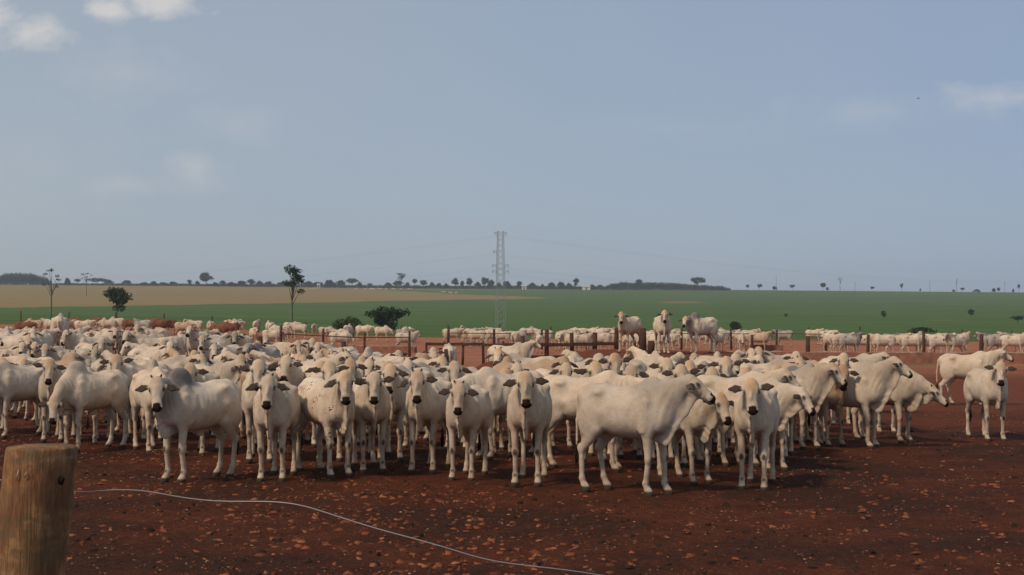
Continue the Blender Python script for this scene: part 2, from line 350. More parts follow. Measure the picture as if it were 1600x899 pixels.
def cow_mesh(name, neck=38, yaw=0, nose=-62, hump=.55, legs=(0,0,0,0), girth=1.0, ear=0.0, dewlap=1.0, h=0.014, tilt=0, tailx=0.0, male=0.0, lying=False, seed=0):
    """neck = elevation of the neck in degrees, yaw = turn of the head to the cow's left, nose = pitch of the face"""
    rs = np.random.RandomState(seed)
    F = Field((-1.12, -0.62 if abs(yaw) < 35 else -0.95, -0.02), (1.5, 0.62 if abs(yaw) < 35 else 0.95, 1.86), h)
    G = girth
    # trunk
    F.limb((-.40,0,1.00), (.18,0,.955), (.27*G,.255), (.285*G,.295), k=.05)
    F.limb((.10,0,.985), (.46,0,1.0), (.26*G,.31), (.19,.27), k=.06)
    F.ell((-.12,0,.88), (.44,.25*G,.20), k=.08)
    F.limb((-.62,0,1.225), (-.06,0,1.165), (.13,.10), (.10,.10), k=.08)
    F.limb((-.06,0,1.165), (.30,0,1.205), (.10,.10), (.085,.10), k=.08)
    F.limb((-.42,0,1.12), (-.70,0,1.10), (.235,.19), (.165,.19), k=.06)
    for s in (1,-1):
        F.ell((-.43, s*.195, 1.215), (.085,.065,.05), k=.06)
        F.ell((-.80, s*.085, 1.15), (.055,.045,.06), k=.05)
        F.ell((.33, s*.175, 1.0), (.13,.075,.27), k=.06, pitch=.18)
        F.ell((-.58, s*.155, .93), (.21,.115,.30), k=.06, pitch=-.18)
        F.ell((.47, s*.12, .88), (.10,.075,.12), k=.05)
    # hump over the withers, leaning back
    hz = 1.29+.03*hump
    F.ell((.29,0,hz-.02), (.155+.022*hump, .06+.022*hump, .08+.052*hump), k=.12, pitch=.35)
    if hump > 1.2: F.ell((.20,0,hz+.05), (.10,.07,.065), k=.09, pitch=.5)
    for s in (1,-1):
        F.ell((.155, s*.325, .98), (.030,.035,.22), k=.07, carve=True, pitch=.15)
        F.ell((-.335, s*.31, 1.10), (.085,.055,.075), k=.08, carve=True)
        F.ell((-.36, s*.30, .80), (.05,.04,.10), k=.06, carve=True, pitch=-.5)
        F.ell((-.76, s*.225, 1.02), (.05,.04,.09), k=.06, carve=True)
        F.limb((.30, s*.245, .78), (.36, s*.235, 1.12), (.02,.05), (.015,.03), k=.06)
    # legs: fore left, fore right, hind left, hind right
    hooves = []; knees = []
    if not lying:
        for i, s in enumerate((1,-1)):
            o = legs[i]; x0 = .36; y = s*.155
            e = (x0-.02, y*1.08, .74); kn = (x0+.02+o*.5, y, .43); ft = (x0+o, y, .14); hf = (x0+.04+o, y*1.02, .045)
            F.limb((x0,y*1.05,.95), e, (.075,.125), (.062,.088), k=.05)
            F.limb(e, kn, (.058,.075), (.043,.047), k=.02)
            F.ell(kn, (.052,.05,.06), k=.02)
            F.limb(kn, ft, (.036,.040), (.032,.036), k=.02)
            F.ell(ft, (.046,.043,.045), k=.02)
            F.limb(ft, hf, (.036,.038), (.048,.052), k=.015)
            F.limb((hf[0]+.005,hf[1],.05), (hf[0]+.02,hf[1],.012), (.050,.055), (.056,.068), k=.008)
            hooves.append(hf); knees.append((kn, ft))
        for i, s in enumerate((1,-1)):
            o = legs[2+i]; y = s*.15
            st = (-.46+o*.25, y*1.15, .78); hk = (-.715+o*.6, y*1.0, .51); ft = (-.685+o, y*1.02, .15); hf = (-.635+o, y*1.04, .045)
            F.limb((-.60,y*1.05,.98), st, (.09,.18), (.075,.115), k=.05)
            F.limb(st, hk, (.068,.10), (.038,.058), k=.03)
            F.ell(hk, (.055,.043,.06), k=.02)
            F.ell((hk[0]-.035,hk[1],hk[2]+.02), (.03,.025,.04), k=.03)
            F.limb(hk, ft, (.034,.043), (.031,.036), k=.02)
            F.ell(ft, (.046,.042,.045), k=.02)
            F.limb(ft, hf, (.035,.037), (.046,.052), k=.015)
            F.limb((hf[0]+.005,hf[1],.05), (hf[0]+.02,hf[1],.012), (.048,.055), (.054,.066), k=.008)
            hooves.append(hf); knees.append((hk, ft))
    if male: F.ell((-.12,0,.66), (.09,.03,.09), k=.05, pitch=.5)
    F.limb((-.30,0,.73), (-.02,0,.70), (.02,.05), (.015,.03), k=.05)
    # neck and head
    Y = math.radians(yaw); E = math.radians(neck)
    B = np.array([.40,0,1.09])
    d1 = rot_z(Y*.35) @ np.array([math.cos(E*.9),0,math.sin(E*.9)])
    d2 = rot_z(Y*.75) @ np.array([math.cos(E),0,math.sin(E)])
    M = B+d1*.27; P = M+d2*.26
    s1 = rot_z(Y*.35) @ np.array([0,1,0]); s2 = rot_z(Y*.75) @ np.array([0,1,0]); sh_ = rot_z(Y) @ np.array([0,1,0])
    F.limb(B, M, (.165,.25), (.115,.185), side=s1, k=.06)
    F.limb(M, P, (.115,.175), (.080,.092), side=s2, k=.04)
    up = np.array([0,0,1.0])
    R = rot_z(Y) @ rot_x(math.radians(tilt)) @ rot_y(-math.radians(nose))
    O = P+d2*.045+up*.040*math.cos(E)
    H = lambda x, y, z: O+R @ np.array([x*.88,y,z])
    hs = R @ np.array([0,1,0]); S = 1.0
    F.limb(H(.035,0,-.065), H(.13,0,-.068), (.094,.082), (.098,.081), side=hs, k=.035)
    F.limb(H(.03,0,-.042), H(.09,0,-.028), (.082,.048), (.090,.045), side=hs, k=.035)
    F.limb(H(.12,0,-.06), H(.34,0,-.07), (.090,.072), (.060,.055), side=hs, k=.03)
    F.limb(H(.34,0,-.078), H(.405,0,-.082), (.068,.060), (.076,.057), side=hs, k=.02)
    F.limb(H(.08,0,-.125), H(.33,0,-.118), (.062,.068), (.040,.032), side=hs, k=.03)
    for s in (1,-1):
        c = H(.150, s*.082, -.045); F.ell(c, (.036,.028,.028), k=.025)
        F.limb(H(.10,s*.070,-.10), H(.21,s*.060,-.11), (.025,.045), (.02,.035), side=hs, k=.03)
        F.ell(H(.462, s*.036, -.070), (.014,.014,.017), k=.012, carve=True)
        # ear: out sideways, drooping a little, hollow in front
        dr = -.035-.05*ear+.03*rs.uniform(-1,1); bk = .0+.05*rs.uniform(-1,1)
        e0 = H(.078, s*.096, -.066); ew = lambda f, l: e0+(R @ np.array([bk*f, s*l, 0]))+up*dr*f
        es = R @ np.array([1.0,0,0.25]); 
        F.limb(e0, ew(.2,.05), (.024,.022), (.032,.020), side=es, k=.02)
        F.limb(ew(.2,.05), ew(.6,.12), (.040,.018), (.062,.0155), side=es, k=.015)
        F.limb(ew(.6,.12), ew(1,.20), (.062,.0155), (.022,.013), side=es, k=.012)
    # dewlap: a thin hanging fold from the throat to the brisket
    th = H(.10,0,-.17); dn1 = np.cross(d1, s1); dn1 = dn1 if dn1[2] < 0 else -dn1
    dn2 = np.cross(d2, s2); dn2 = dn2 if dn2[2] < 0 else -dn2
    q1 = P+dn2*.15+d2*.0; q2 = M+dn1*.24+d1*.02; q3 = np.array([.60,0,.86])+rot_z(Y*.3) @ np.array([.0,0,0]); q4 = np.array([.52,0,.665]); q5 = np.array([.30,0,.68])
    dw = .020
    F.limb(th, q1, (dw,.03), (dw,.05*dewlap+.02), side=s2, k=.04)
    F.limb(q1, q2, (dw,.05*dewlap+.02), (dw,.085*dewlap), side=s1, k=.04)
    F.limb(q2, q3, (dw,.085*dewlap), (dw,.11*dewlap), side=s1, k=.04)
    F.limb(q3, q4, (dw,.11*dewlap), (dw,.09*dewlap), k=.04)
    F.limb(q4, q5, (dw,.07*dewlap), (dw,.03), k=.04)
    F.limb(B+np.array([.05,0,-.14]), M+dn1*.11, (.06,.16), (.05,.11), side=s1, k=.06)
    # tail
    tx = -.86+tailx*.3
    tail = [(-.80,0,1.215), (-.875,0,1.14), (tx-.03,tailx*.2,.85), (tx-.02,tailx*.5,.55)]
    for i, (r0, r1) in enumerate(((.04,.032),(.03,.022),(.022,.016))):
        F.limb(tail[i], tail[i+1], (r0,r0), (r1,r1), k=.02)
    V, Q = F.skin()
    # skin folds and uneven muscle
    x, y, z = V.T
    n = np.zeros(len(V))
    for i in range(14):
        kx, ky, kz = rs.normal(0, 1, 3)*np.array([9,7,7]); n += np.sin(kx*x+ky*y+kz*z+rs.uniform(0,6.28))
    trunk = np.clip((z-.60)*6, 0, 1)*np.clip((.55-np.abs(x))*6, 0, 1)
    wob = n/14*.020*np.clip((z-.5)*4, 0, 1)
    ribs = .0013*(1+n*.12)*np.sin((x+.35*(z-1.0))*64)*np.clip(1-((x+.02)/.30)**2, 0, 1)*np.clip(1-((z-1.0)/.22)**2, 0, 1)
    V2 = V.copy(); V2[:,1] += np.sign(y)*(wob+ribs)*trunk
    lat = np.clip((np.abs(y)-.05)*14, 0, 1)*np.clip((x-.42)*7, 0, 1)*np.clip((1.5-z)*4, 0, 1)*np.clip((z-.85)*5, 0, 1)*(np.linalg.norm(V-O, axis=1) > .28)
    V2[:,1] += np.sign(y)*.0055*np.sin(x*62-z*22+n*.6)*lat
    # dewlap pleats
    L_ = np.linalg.norm((V-P), axis=1)
    pl = (np.abs(y-0) < .06)*np.clip((1.05-z)*5,0,1)*np.clip((x-.35)*8, 0, 1)*np.clip((z-.55)*8, 0, 1)
    V2[:,2] += .004*np.sin(x*80+z*10+n)*pl
    V2[:,1] += .0045*np.sin(z*34+x*26+n*.8)*pl
    # pigment: R dark skin (nose, ears, hooves, knees), G tan forehead, B grey hump and neck
    HL = (V-O) @ R          # head-local coordinates
    HL[:,0] /= .88; hx, hy, hz_ = HL.T
    inhead = (hx > -.12) & (hx < .6) & (np.abs(hy) < .36) & (np.abs(hz_) < .28) & (np.linalg.norm(V-O, axis=1) < .62)
    sm = lambda v, a, b: np.clip((v-a)/(b-a), 0, 1)
    dark = np.zeros(len(V))
    nose_m = np.maximum(sm(hx, .412, .424)*(np.abs(hy) < .11), sm(hx-.10*np.abs(hy), .358, .370)*sm(-np.abs(hy), -.060, -.052)*(hz_ > -.09))*sm(hz_, -.134, -.120)*inhead
    mouthline = sm(hx,.30,.34)*(np.abs(hz_+.120) < .008)*inhead*.7
    ear_d = np.zeros(len(V))
    for s in (1,-1):
        rel = V-(O+R @ np.array([.078*.88, s*.096, -.066])); loc = rel @ R
        inside = (loc[:,1]*s > .015)*(np.abs(loc[:,0]) < .12)*(np.abs(loc[:,2]+.02) < .13)*inhead
        nrm = sm(loc[:,2]-.25*0, -.024, -.012)
        ear_d = np.maximum(ear_d, inside*np.maximum(sm(loc[:,1]*s, .05, .11)*.9, nrm*sm(loc[:,1]*s,.02,.05)))
        ey = np.linalg.norm((HL-np.array([.150, s*.096, -.028]))/np.array([1.35,1,1.0]), axis=1)
        dark = np.maximum(dark, sm(ey, .036, .022)*inhead*.85)
    dark = np.maximum(dark, np.maximum(nose_m, np.maximum(mouthline, ear_d*.93)))
    for i, hf in enumerate(hooves):
        r = np.hypot(x-hf[0]-.02, y-hf[1])
        near = r < .12
        dark = np.maximum(dark, near*sm(z, .060, .050)*.92)
        kn, ft = knees[i]
        dk = np.linalg.norm((V-np.array([kn[0]+(.045 if i < 2 else -.04), kn[1], kn[2]+(0 if i < 2 else 0.02)]))/np.array([.05,.032,.045]), axis=1)
        dark = np.maximum(dark, sm(dk, 1.2, .6)*(.85 if i < 2 else .3))
        df = np.linalg.norm((V-np.array([ft[0]+(.03 if i < 2 else -.035), ft[1], ft[2]]))/np.array([.05,.03,.025]), axis=1)
        dark = np.maximum(dark, sm(df, 1.2, .6)*.7)
    tan = sm(np.linalg.norm((HL-np.array([.03,0,.0]))/np.array([.19,.10,.12]), axis=1), 1.05, .5)*inhead
    tan = np.maximum(tan, .35*sm(np.linalg.norm((V-(M))/np.array([.30,.3,.30]), axis=1), 1.0, .5)*sm(np.sin(x*60+z*9+n*.5), -.2, .8))
    grey = sm(np.linalg.norm((V-np.array([.29,0,hz]))/np.array([.30,.3,.24]), axis=1), 1.15, .6)
    grey = np.maximum(grey, .75*sm(np.linalg.norm((V-M)/np.array([.34,.3,.34]), axis=1), 1.1, .5))
    grey = np.maximum(grey, .5*sm(hz_, -.05, -.12)*inhead*sm(hx,.4,.3))
    col = np.stack([dark, np.clip(tan,0,1), np.clip(grey,0,1), np.ones(len(V))], 1).astype(np.float32)
    if lying: V2[:,2] -= 0
    me = bpy.data.meshes.new(name)
    me.vertices.add(len(V2)); me.vertices.foreach_set('co', V2.astype(np.float32).ravel())
    me.loops.add(len(Q)*4); me.loops.foreach_set('vertex_index', Q.astype(np.int32).ravel())
    me.polygons.add(len(Q)); me.polygons.foreach_set('loop_start', np.arange(0, len(Q)*4, 4, dtype=np.int32))
    me.update(calc_edges=True); me.polygons.foreach_set('use_smooth', np.ones(len(Q), bool))
    a = me.color_attributes.new('pigment', 'FLOAT_COLOR', 'POINT'); a.data.foreach_set('color', col.ravel())
    me.materials.append(M_COAT)
    info = dict(eyes=[tuple(H(.150, s*.096, -.032)) for s in (1,-1)], eye_n=[tuple(R @ np.array([.1,s*.9,.35])) for s in (1,-1)],
                horns=[(tuple(H(-.035, s*.062, .005)), tuple(H(-.085, s*.085, .035))) for s in (1,-1)], tail=tail[-1])
    return me, info

def flip_mesh(me, info, name):
    """the same animal turned the other way: a mirrored mesh of its own"""
    m = me.copy(); m.name = name
    n = len(m.vertices); co = np.empty(n*3, np.float32); m.vertices.foreach_get('co', co); co = co.reshape(-1,3); co[:,1] *= -1
    m.vertices.foreach_set('co', co.ravel()); m.flip_normals(); m.update()
    mir = lambda p: (p[0], -p[1], p[2])
    return m, dict(eyes=[mir(p) for p in info['eyes']], eye_n=[mir(p) for p in info['eye_n']],
                   horns=[(mir(a), mir(b)) for a, b in info['horns']], tail=mir(info['tail']))

def small_mesh(name, verts, faces, mat, smooth=True):
    me = bpy.data.meshes.new(name); me.from_pydata(verts, [], faces); me.update()
    if smooth: me.polygons.foreach_set('use_smooth', [True]*len(me.polygons))
    me.materials.append(mat); return me

def eye_mesh(p, r=.0155):
    vs = []; fs = []; U, Vn = 8, 5
    for j in range(Vn+1):
        for i in range(U):
            a = 2*math.pi*i/U; b = math.pi*j/Vn
            vs.append((p[0]+r*1.3*math.sin(b)*math.cos(a), p[1]+r*math.sin(b)*math.sin(a), p[2]+r*math.cos(b)))
    for j in range(Vn):
        for i in range(U): fs.append((j*U+i, (j+1)*U+i, (j+1)*U+(i+1) % U, j*U+(i+1) % U))
    return small_mesh('eye', vs, fs, M_EYE)

def tube(pts, rad, U=7, cap=True):
    """vertices and faces of a tube along pts with a radius per point"""
    vs = []; fs = []
    P = [Vector(p) for p in pts]
    for i, p in enumerate(P):
        t = (P[min(i+1, len(P)-1)]-P[max(i-1, 0)]).normalized()
        s = t.cross(Vector((0,0,1)));
        if s.length < .1: s = t.cross(Vector((0,1,0)))
        s.normalize(); u = t.cross(s)
        for k in range(U):
            a = 2*math.pi*k/U; q = p+(s*math.cos(a)+u*math.sin(a))*rad[i]; vs.append(tuple(q))
    for i in range(len(P)-1):
        for k in range(U): fs.append((i*U+k, i*U+(k+1) % U, (i+1)*U+(k+1) % U, (i+1)*U+k))
    if cap: fs.append(tuple(range(U))[::-1]); fs.append(tuple((len(P)-1)*U+k for k in range(U)))
    return vs, fs

def tuft_mesh(p, rnd):
    vs = []; fs = []
    for i in range(9):
        a = rnd.uniform(0, 6.28); r = .022
        q = [(p[0]+r*math.cos(a)*f*w, p[1]+r*math.sin(a)*f*w, p[2]+.04-.30*f*L) for f, w, L in ((0,0,1),(.3,.9,1),(.65,1.4,1),(1,.6,rnd.uniform(.85,1.1)))]
        v, f = tube(q, (.014,.017,.015,.003), 5); o = len(vs); vs += v; fs += [tuple(j+o for j in g) for g in f]
    return small_mesh('tail_tuft', vs, fs, M_HAIR)
def horn_mesh(ab, L=1.0):
    a, b = Vector(ab[0]), Vector(ab[1]); m = a.lerp(b, .5)+Vector((0,0,.004)); e = a+(b-a)*L
    m = a.lerp(b,.3); e = a+(b-a)*.6; v, f = tube([a, m, e], (.018,.015,.008), 7); return small_mesh('horn', v, f, M_HORN)
# ------------------------------------------------------------------ the herd
rnd = random.Random(11)
placed = []                                     # (x, y, dir) of each animal, to keep bodies apart
def heading(phi): return (math.sin(R_(phi)), -math.cos(R_(phi)))
def seg_gap(a, b):
    pa = [(a[0]+a[2][0]*s, a[1]+a[2][1]*s) for s in (-.62,-.2,.2,.6,.95)]; pb = [(b[0]+b[2][0]*s, b[1]+b[2][1]*s) for s in (-.62,-.2,.2,.6,.95)]
    return min(math.hypot(p[0]-q[0], p[1]-q[1]) for p in pa for q in pb)
def coat_colour(kind=None):
    v = rnd.uniform(.88, 1.06); wm = rnd.uniform(-.02, .03)
    c = (WHITE[0]*v, (WHITE[1]-wm*.5)*v, (WHITE[2]-wm)*v); a = rnd.choice([0,.1,.2,.3,.4])
    if kind == 'grey': c = (.40*v,.36*v,.31*v); a = .9
    if kind == 'brown': c = (.20*v,.085*v,.05*v); a = 0
    if kind == 'tan': c = (.50*v,.36*v,.25*v); a = .1
    if kind == 'bull': a = .85
    return (*c, a)
def add_parts(o, info, eyes=True, horns=0):
    if eyes:
        for e in info['eye_meshes']: link('eye', e, o)
    link('tail_tuft', info['tuft'], o)
    if horns:
        for m in info['horn_meshes']: link('horn', m, o)
def finish(info):
    info['eye_meshes'] = [eye_mesh(p) for p in info['eyes']]; info['tuft'] = tuft_mesh(info['tail'], rnd); info['horn_meshes'] = [horn_mesh(h) for h in info['horns']]
    return info
def put(name, me, x, y, phi, scale, colour, label, group, freckles=0):
    o = link(name, me); o.location = (x, y, float(ground_z(x, y))-.012*0); o.rotation_euler = (0, 0, R_(phi-90)); o.scale = (scale*.93, scale*.97, scale*1.045)
    o.color = colour; o['freckles'] = float(freckles)
    tag(o, label, 'cow', group); placed.append((x, y, heading(phi))); return o
G_FRONT = 'zebu cattle in the front rows of the herd'; G_MID = 'zebu cattle packed in the middle of the herd'; G_FAR = 'zebu cattle in the far pens'
# front animals: x of the fore feet and their row in the photo, body and head direction (0 = to the camera, + = right), neck, nose ...
FRONT = [
 (4,684,-58,-75,dict(neck=38),{}, 'white zebu cut by the left frame edge, body turned to the left','the cow at the left edge'),
 (84,690,-14,3,dict(neck=36,nose=-64,dewlap=1.2),{}, 'white zebu facing the camera left of the hump-backed bull with lowered head','the cow left of the lowered head'),
 (115,705,-52,-18,dict(neck=-24,nose=-74,hump=1.55,male=1,girth=1.03),dict(a=.35,tan=1), 'white humped bull lowering its tan forehead above the wooden post','the bull with lowered head'),
 (274,752,-50,-6,dict(neck=26,nose=-62,hump=1.75,male=1,girth=1.06,dewlap=1.3),dict(a=.95,s=1.02,h=1), 'big white bull with grey hump and tan forehead, front row left','the grey-humped bull'),
 (247,708,14,10,dict(neck=8,nose=-50,girth=1.0),{}, 'pale zebu half hidden directly behind the head of the grey-humped bull','the cow behind the bull'),
 (303,713,-16,4,dict(neck=36,nose=-66),{}, 'white zebu looking over the back of the grey-humped bull','the cow looking over the bull'),
 (196,676,-52,-12,dict(neck=34,nose=-62,hump=1.1),dict(tan=1), 'white zebu with tan forehead behind the bull with lowered head','the tan-faced cow'),
 (388,672,-34,-4,dict(neck=40,nose=-66),dict(h=1), 'white zebu facing the camera above and right of the grey-humped bull','the cow right of the bull'),
 (345,683,30,62,dict(neck=32,nose=-40),{}, 'pale zebu with its head turned right behind the grey-humped bull','the right-looking cow'),
 (425,751,-11,0,dict(neck=34,nose=-68,dewlap=1.15,hump=.6),dict(s=.99,h=.5,f=.5,tan=1), 'white zebu facing the camera alone just right of the grey-humped bull','the first frontal cow right of the bull'),
 (529,744,26,0,dict(neck=33,nose=-68,dewlap=1.2,girth=1.04),dict(s=1.02,f=1), 'broad white zebu with black freckles on its neck, facing the camera','the freckled cow'),
 (583,737,8,0,dict(neck=33,nose=-68),dict(s=.99), 'white zebu facing the camera just right of the freckled cow','the cow right of the freckled one'),
 (661,738,-16,-4,dict(neck=34,nose=-68,dewlap=1.1),dict(s=1.0,h=1), 'white zebu with small horn stubs looking at the camera, fourth frontal cow','the horn-stub cow'),
 (723,749,-13,0,dict(neck=28,nose=-68,hump=.6),dict(s=.95,h=1,tan=1), 'smaller white zebu with lower head facing the camera, centre front','the small central cow'),
 (823,757,-6,2,dict(neck=35,nose=-68,dewlap=1.25,hump=.7),dict(s=1.03), 'tall white zebu facing the camera left of the cow in profile','the tall frontal cow'),
 (1023,771,58,80,dict(neck=34,nose=-33,hump=.8,legs=(.05,-.05,.10,-.05),girth=.97,dewlap=1.0),dict(s=1.03,tan=2), 'white zebu standing in full profile facing right, nearest to the camera','the profile cow'),
 (955,735,76,60,dict(neck=14,nose=-45,girth=1.03),dict(s=1.03), 'large white zebu side-on between the tall frontal cow and the profile cow','the side-on cow'),
 (984,716,4,-2,dict(neck=34,nose=-66),dict(tan=1), 'white zebu looking over the back of the cow in profile','the cow looking over the profile cow'),
 (1092,755,30,36,dict(neck=12,nose=-55,dewlap=1.4),dict(s=.96,h=0), 'white zebu with low head showing under the muzzle of the profile cow','the low-headed cow'),
 (1176,764,-7,-2,dict(neck=32,nose=-68,girth=.97),dict(s=.99), 'white zebu facing the camera just right of the profile cow','the right frontal cow'),
 (1180,727,64,78,dict(neck=34,nose=-42),{}, 'white zebu head in profile over the back of the right frontal cow','the profile head'),
 (1209,735,44,58,dict(neck=12,nose=-50),dict(s=.95), 'white zebu with lowered grey head right of the right frontal cow','the grey lowered head'),
 (1262,701,52,72,dict(neck=34,nose=-46),dict(s=1.0), 'white zebu striding right with its dark-eared head in profile','the striding cow'),
 (1300,697,38,8,dict(neck=32,nose=-66),dict(s=.98,k='tan'), 'tan faced zebu looking at the camera between two cows in profile','the tan-faced right cow'),
 (1358,699,64,84,dict(neck=42,nose=-36,hump=1.1,dewlap=1.2),dict(s=1.03), 'white zebu with raised head facing right at the right end of the herd','the raised-head cow'),
 (1411,690,58,80,dict(neck=-14,nose=-38,dewlap=1.8),dict(s=1.0,h=1), 'white zebu with lowered head and deep hanging dewlap, right end','the deep-dewlap cow'),
 (1384,676,24,14,dict(neck=36,nose=-60),{}, 'white zebu looking toward the camera behind the raised-head cow','the cow behind the raised head'),
 (1352,647,62,74,dict(neck=32,nose=-42),{}, 'white zebu facing right behind the tan faced zebu at the right','the cow behind the tan face'),
 (1553,688,22,4,dict(neck=38,nose=-64,legs=(0,-.04,.05,-.05)),dict(s=.97), 'white zebu standing apart on the bare soil near the right edge','the lone right cow'),
 (1534,634,78,95,dict(neck=34,nose=-30,legs=(.04,-.04,.10,-.08)),dict(s=1.0), 'white zebu side-on behind the lone cow at the right edge','the side-on right cow'),
 (757,718,-60,-60,dict(neck=4,nose=-50,girth=1.05),dict(s=1.02), 'broad pale zebu half hidden behind the small central cow','the cow behind the small central one'),
 (785,712,10,4,dict(neck=34,nose=-64),dict(s=.95), 'white zebu peering left of the tall frontal cow','the peering cow'),
 (791,671,4,2,dict(neck=38,nose=-64),dict(s=.97), 'white zebu with a lit ear in front of the brown earth mound','the cow before the mound'),
 (545,697,6,2,dict(neck=34,nose=-66),dict(s=1.02), 'white zebu with wide dark ears right behind the freckled cow','the wide-eared cow'),
 (497,655,10,-2,dict(neck=38,nose=-66),dict(h=1), 'white zebu facing the camera between the first frontal and freckled cows','the cow between'),
 (432,682,150,160,dict(neck=14,nose=-50),dict(k='tan'), 'tan sided zebu seen from behind above the first frontal cow','the tan rump'),
 (622,702,-30,-14,dict(neck=34,nose=-64),{}, 'white zebu tilting its head behind the horn-stub cow','the tilting cow'),
 (676,634,4,2,dict(neck=38,nose=-62),{}, 'white zebu facing the camera at the back, left of the brown mound slope','the cow at the mound slope'),
]
t_fore = .335
fronts = []
for i, (px, py, ph, hd, kw, ex, label, short) in enumerate(FRONT):
    kw = dict(kw); sc_ = ex.get('s', 1.0)*.985; va = math.degrees(math.atan((px-800)/FPX)); ph -= va; hd -= va*.8
    yaw = hd-ph
    if 'legs' not in kw: kw['legs'] = tuple(rnd.uniform(-.07, .07) for _ in range(4))
    me, info = cow_mesh('body', yaw=yaw, ear=rnd.uniform(-.3, 1), seed=i+40, tilt=rnd.uniform(-4, 4), tailx=rnd.uniform(-.1, .1), h=.0135 if py > 700 else .016, **kw)
    finish(info)
    Yd = CAMZ*FPX/(py-HOR); X = at(px, Yd)
    hx, hy = heading(ph); x0 = X-hx*t_fore*sc_; y0 = Yd-hy*t_fore*sc_
    c = list(coat_colour(ex.get('k')));
    if 'a' in ex: c[3] = ex['a']
    o = put('cow', me, x0, y0, ph, sc_, tuple(c), label, G_FRONT, ex.get('f', 0))
    add_parts(o, info, True, ex.get('h', 0)); fronts.append((px, Yd, short))
# three on the mound and the one beside it, one seen from behind on the small left mound
def on_spot(px, Yd, ph, hd, kw, label, sc_=1.0, k=None, hn=0, seed=0, grp='zebu cattle standing on the earth mounds', h=.018):
    va = math.degrees(math.atan((px-800)/FPX)); ph -= va; hd -= va*.8
    me, info = cow_mesh('body', yaw=hd-ph, seed=seed, ear=.3, legs=tuple(rnd.uniform(-.07,.07) for _ in range(4)), h=h, **kw); finish(info)
    o = put('cow', me, at(px, Yd), Yd, ph, sc_, coat_colour(k), label, grp); add_parts(o, info, False, hn); return o
on_spot(982, 54.5, -30, 0, dict(neck=38,nose=-64,girth=1.1), 'white zebu facing the camera, leftmost of three on the mound', 1.0, None, 0, 80)
on_spot(1035, 53.5, 8, 0, dict(neck=42,nose=-66,dewlap=1.3,girth=1.15), 'tallest white zebu in the middle of three on the mound', 1.04, None, 1, 81)
on_spot(1094, 54, -50, -22, dict(neck=22,nose=-50,hump=1.7,girth=1.04), 'humped white zebu with raised muzzle, rightmost of three on the mound', 1.0, 'bull', 1, 82)
on_spot(798, 49.5, 74, 84, dict(neck=40,nose=-24,hump=.9), 'white zebu side-on with head up, half hidden behind the left end of the mound', 1.0, None, 0, 83)
on_spot(94, 50.5, 176, 190, dict(neck=22,nose=-50,hump=.8), 'white zebu seen from behind standing higher on the left back rise', 1.08, None, 0, 84)
on_spot(702, 50, 182, 200, dict(neck=20,nose=-50), 'white zebu seen from behind beside a fence post left of the mound', .98, None, 0, 85, 'zebu cattle beside the mound')
# middle rows: pose library, each with a mirrored twin
POSES = []
lib = [dict(yaw=0,neck=38,nose=-64), dict(yaw=20,neck=34,nose=-60), dict(yaw=45,neck=34,nose=-58), dict(yaw=70,neck=32,nose=-54), dict(yaw=5,neck=12,nose=-50,hump=1.2), dict(yaw=30,neck=22,nose=-45),
       dict(yaw=0,neck=44,nose=-38,dewlap=1.3), dict(yaw=-15,neck=-6,nose=-58,hump=1.5), dict(yaw=60,neck=40,nose=-40), dict(yaw=10,neck=28,nose=-30,hump=.7)]
for i, k in enumerate(lib):
    me, inf = cow_mesh('body', seed=200+i, h=.019, ear=rnd.uniform(-.5,1), legs=tuple(rnd.uniform(-.09,.09) for _ in range(4)), girth=rnd.uniform(.95,1.06), tailx=rnd.uniform(-.1,.1), **k)
    finish(inf); POSES.append((k['yaw'], me, inf)); m2, i2 = flip_mesh(me, inf, 'body'); finish(i2); POSES.append((-k['yaw'], m2, i2))
mid = []
def zone(px):
    near_ = np.interp(px, [-150,200,300,430,660,700,780,820,900,1000,1230,1330], [25,25,23,22,21.2,21.2,21.2,21.2,20.8,20.8,23.5,28])
    far_ = np.interp(px, [-150,150,300,380,430,560,640,690,720,780,800,900,1000,1180,1230,1330], [74,74,66,56,48,41,39,33,26,26,31,34,36,37,35,33])
    return near_, far_
tries = 0
# the second row looks out between the shoulders of the first
def mid_cow(px, Yd, ph, want=0, kind=None):
    X = at(px, Yd); ph = ph-math.degrees(math.atan((px-800)/FPX)); c = (X, Yd, heading(ph))
    if any(abs(c[0]-q[0]) < 2.6 and abs(c[1]-q[1]) < 2.6 and seg_gap(c, q) < .44 for q in placed): return
    best = min(POSES, key=lambda p: abs(((ph+p[0]-want+180) % 360)-180)+(0 if p[0] in (0,20,-20) else 12))
    o = put('cow', best[1], X, Yd, ph, rnd.uniform(.95, 1.05), coat_colour(kind), None, G_MID); add_parts(o, best[2], True, rnd.random() < .25)
    mid.append((px, Yd, (ph+best[0]+180) % 360-180, kind, o))
for _ in range(700):
    if len(mid) > 34: break
    mid_cow(rnd.uniform(395, 1240), rnd.uniform(20.6, 26), rnd.gauss(0, 16), 0, rnd.choices([None,'tan'], [90,10])[0])
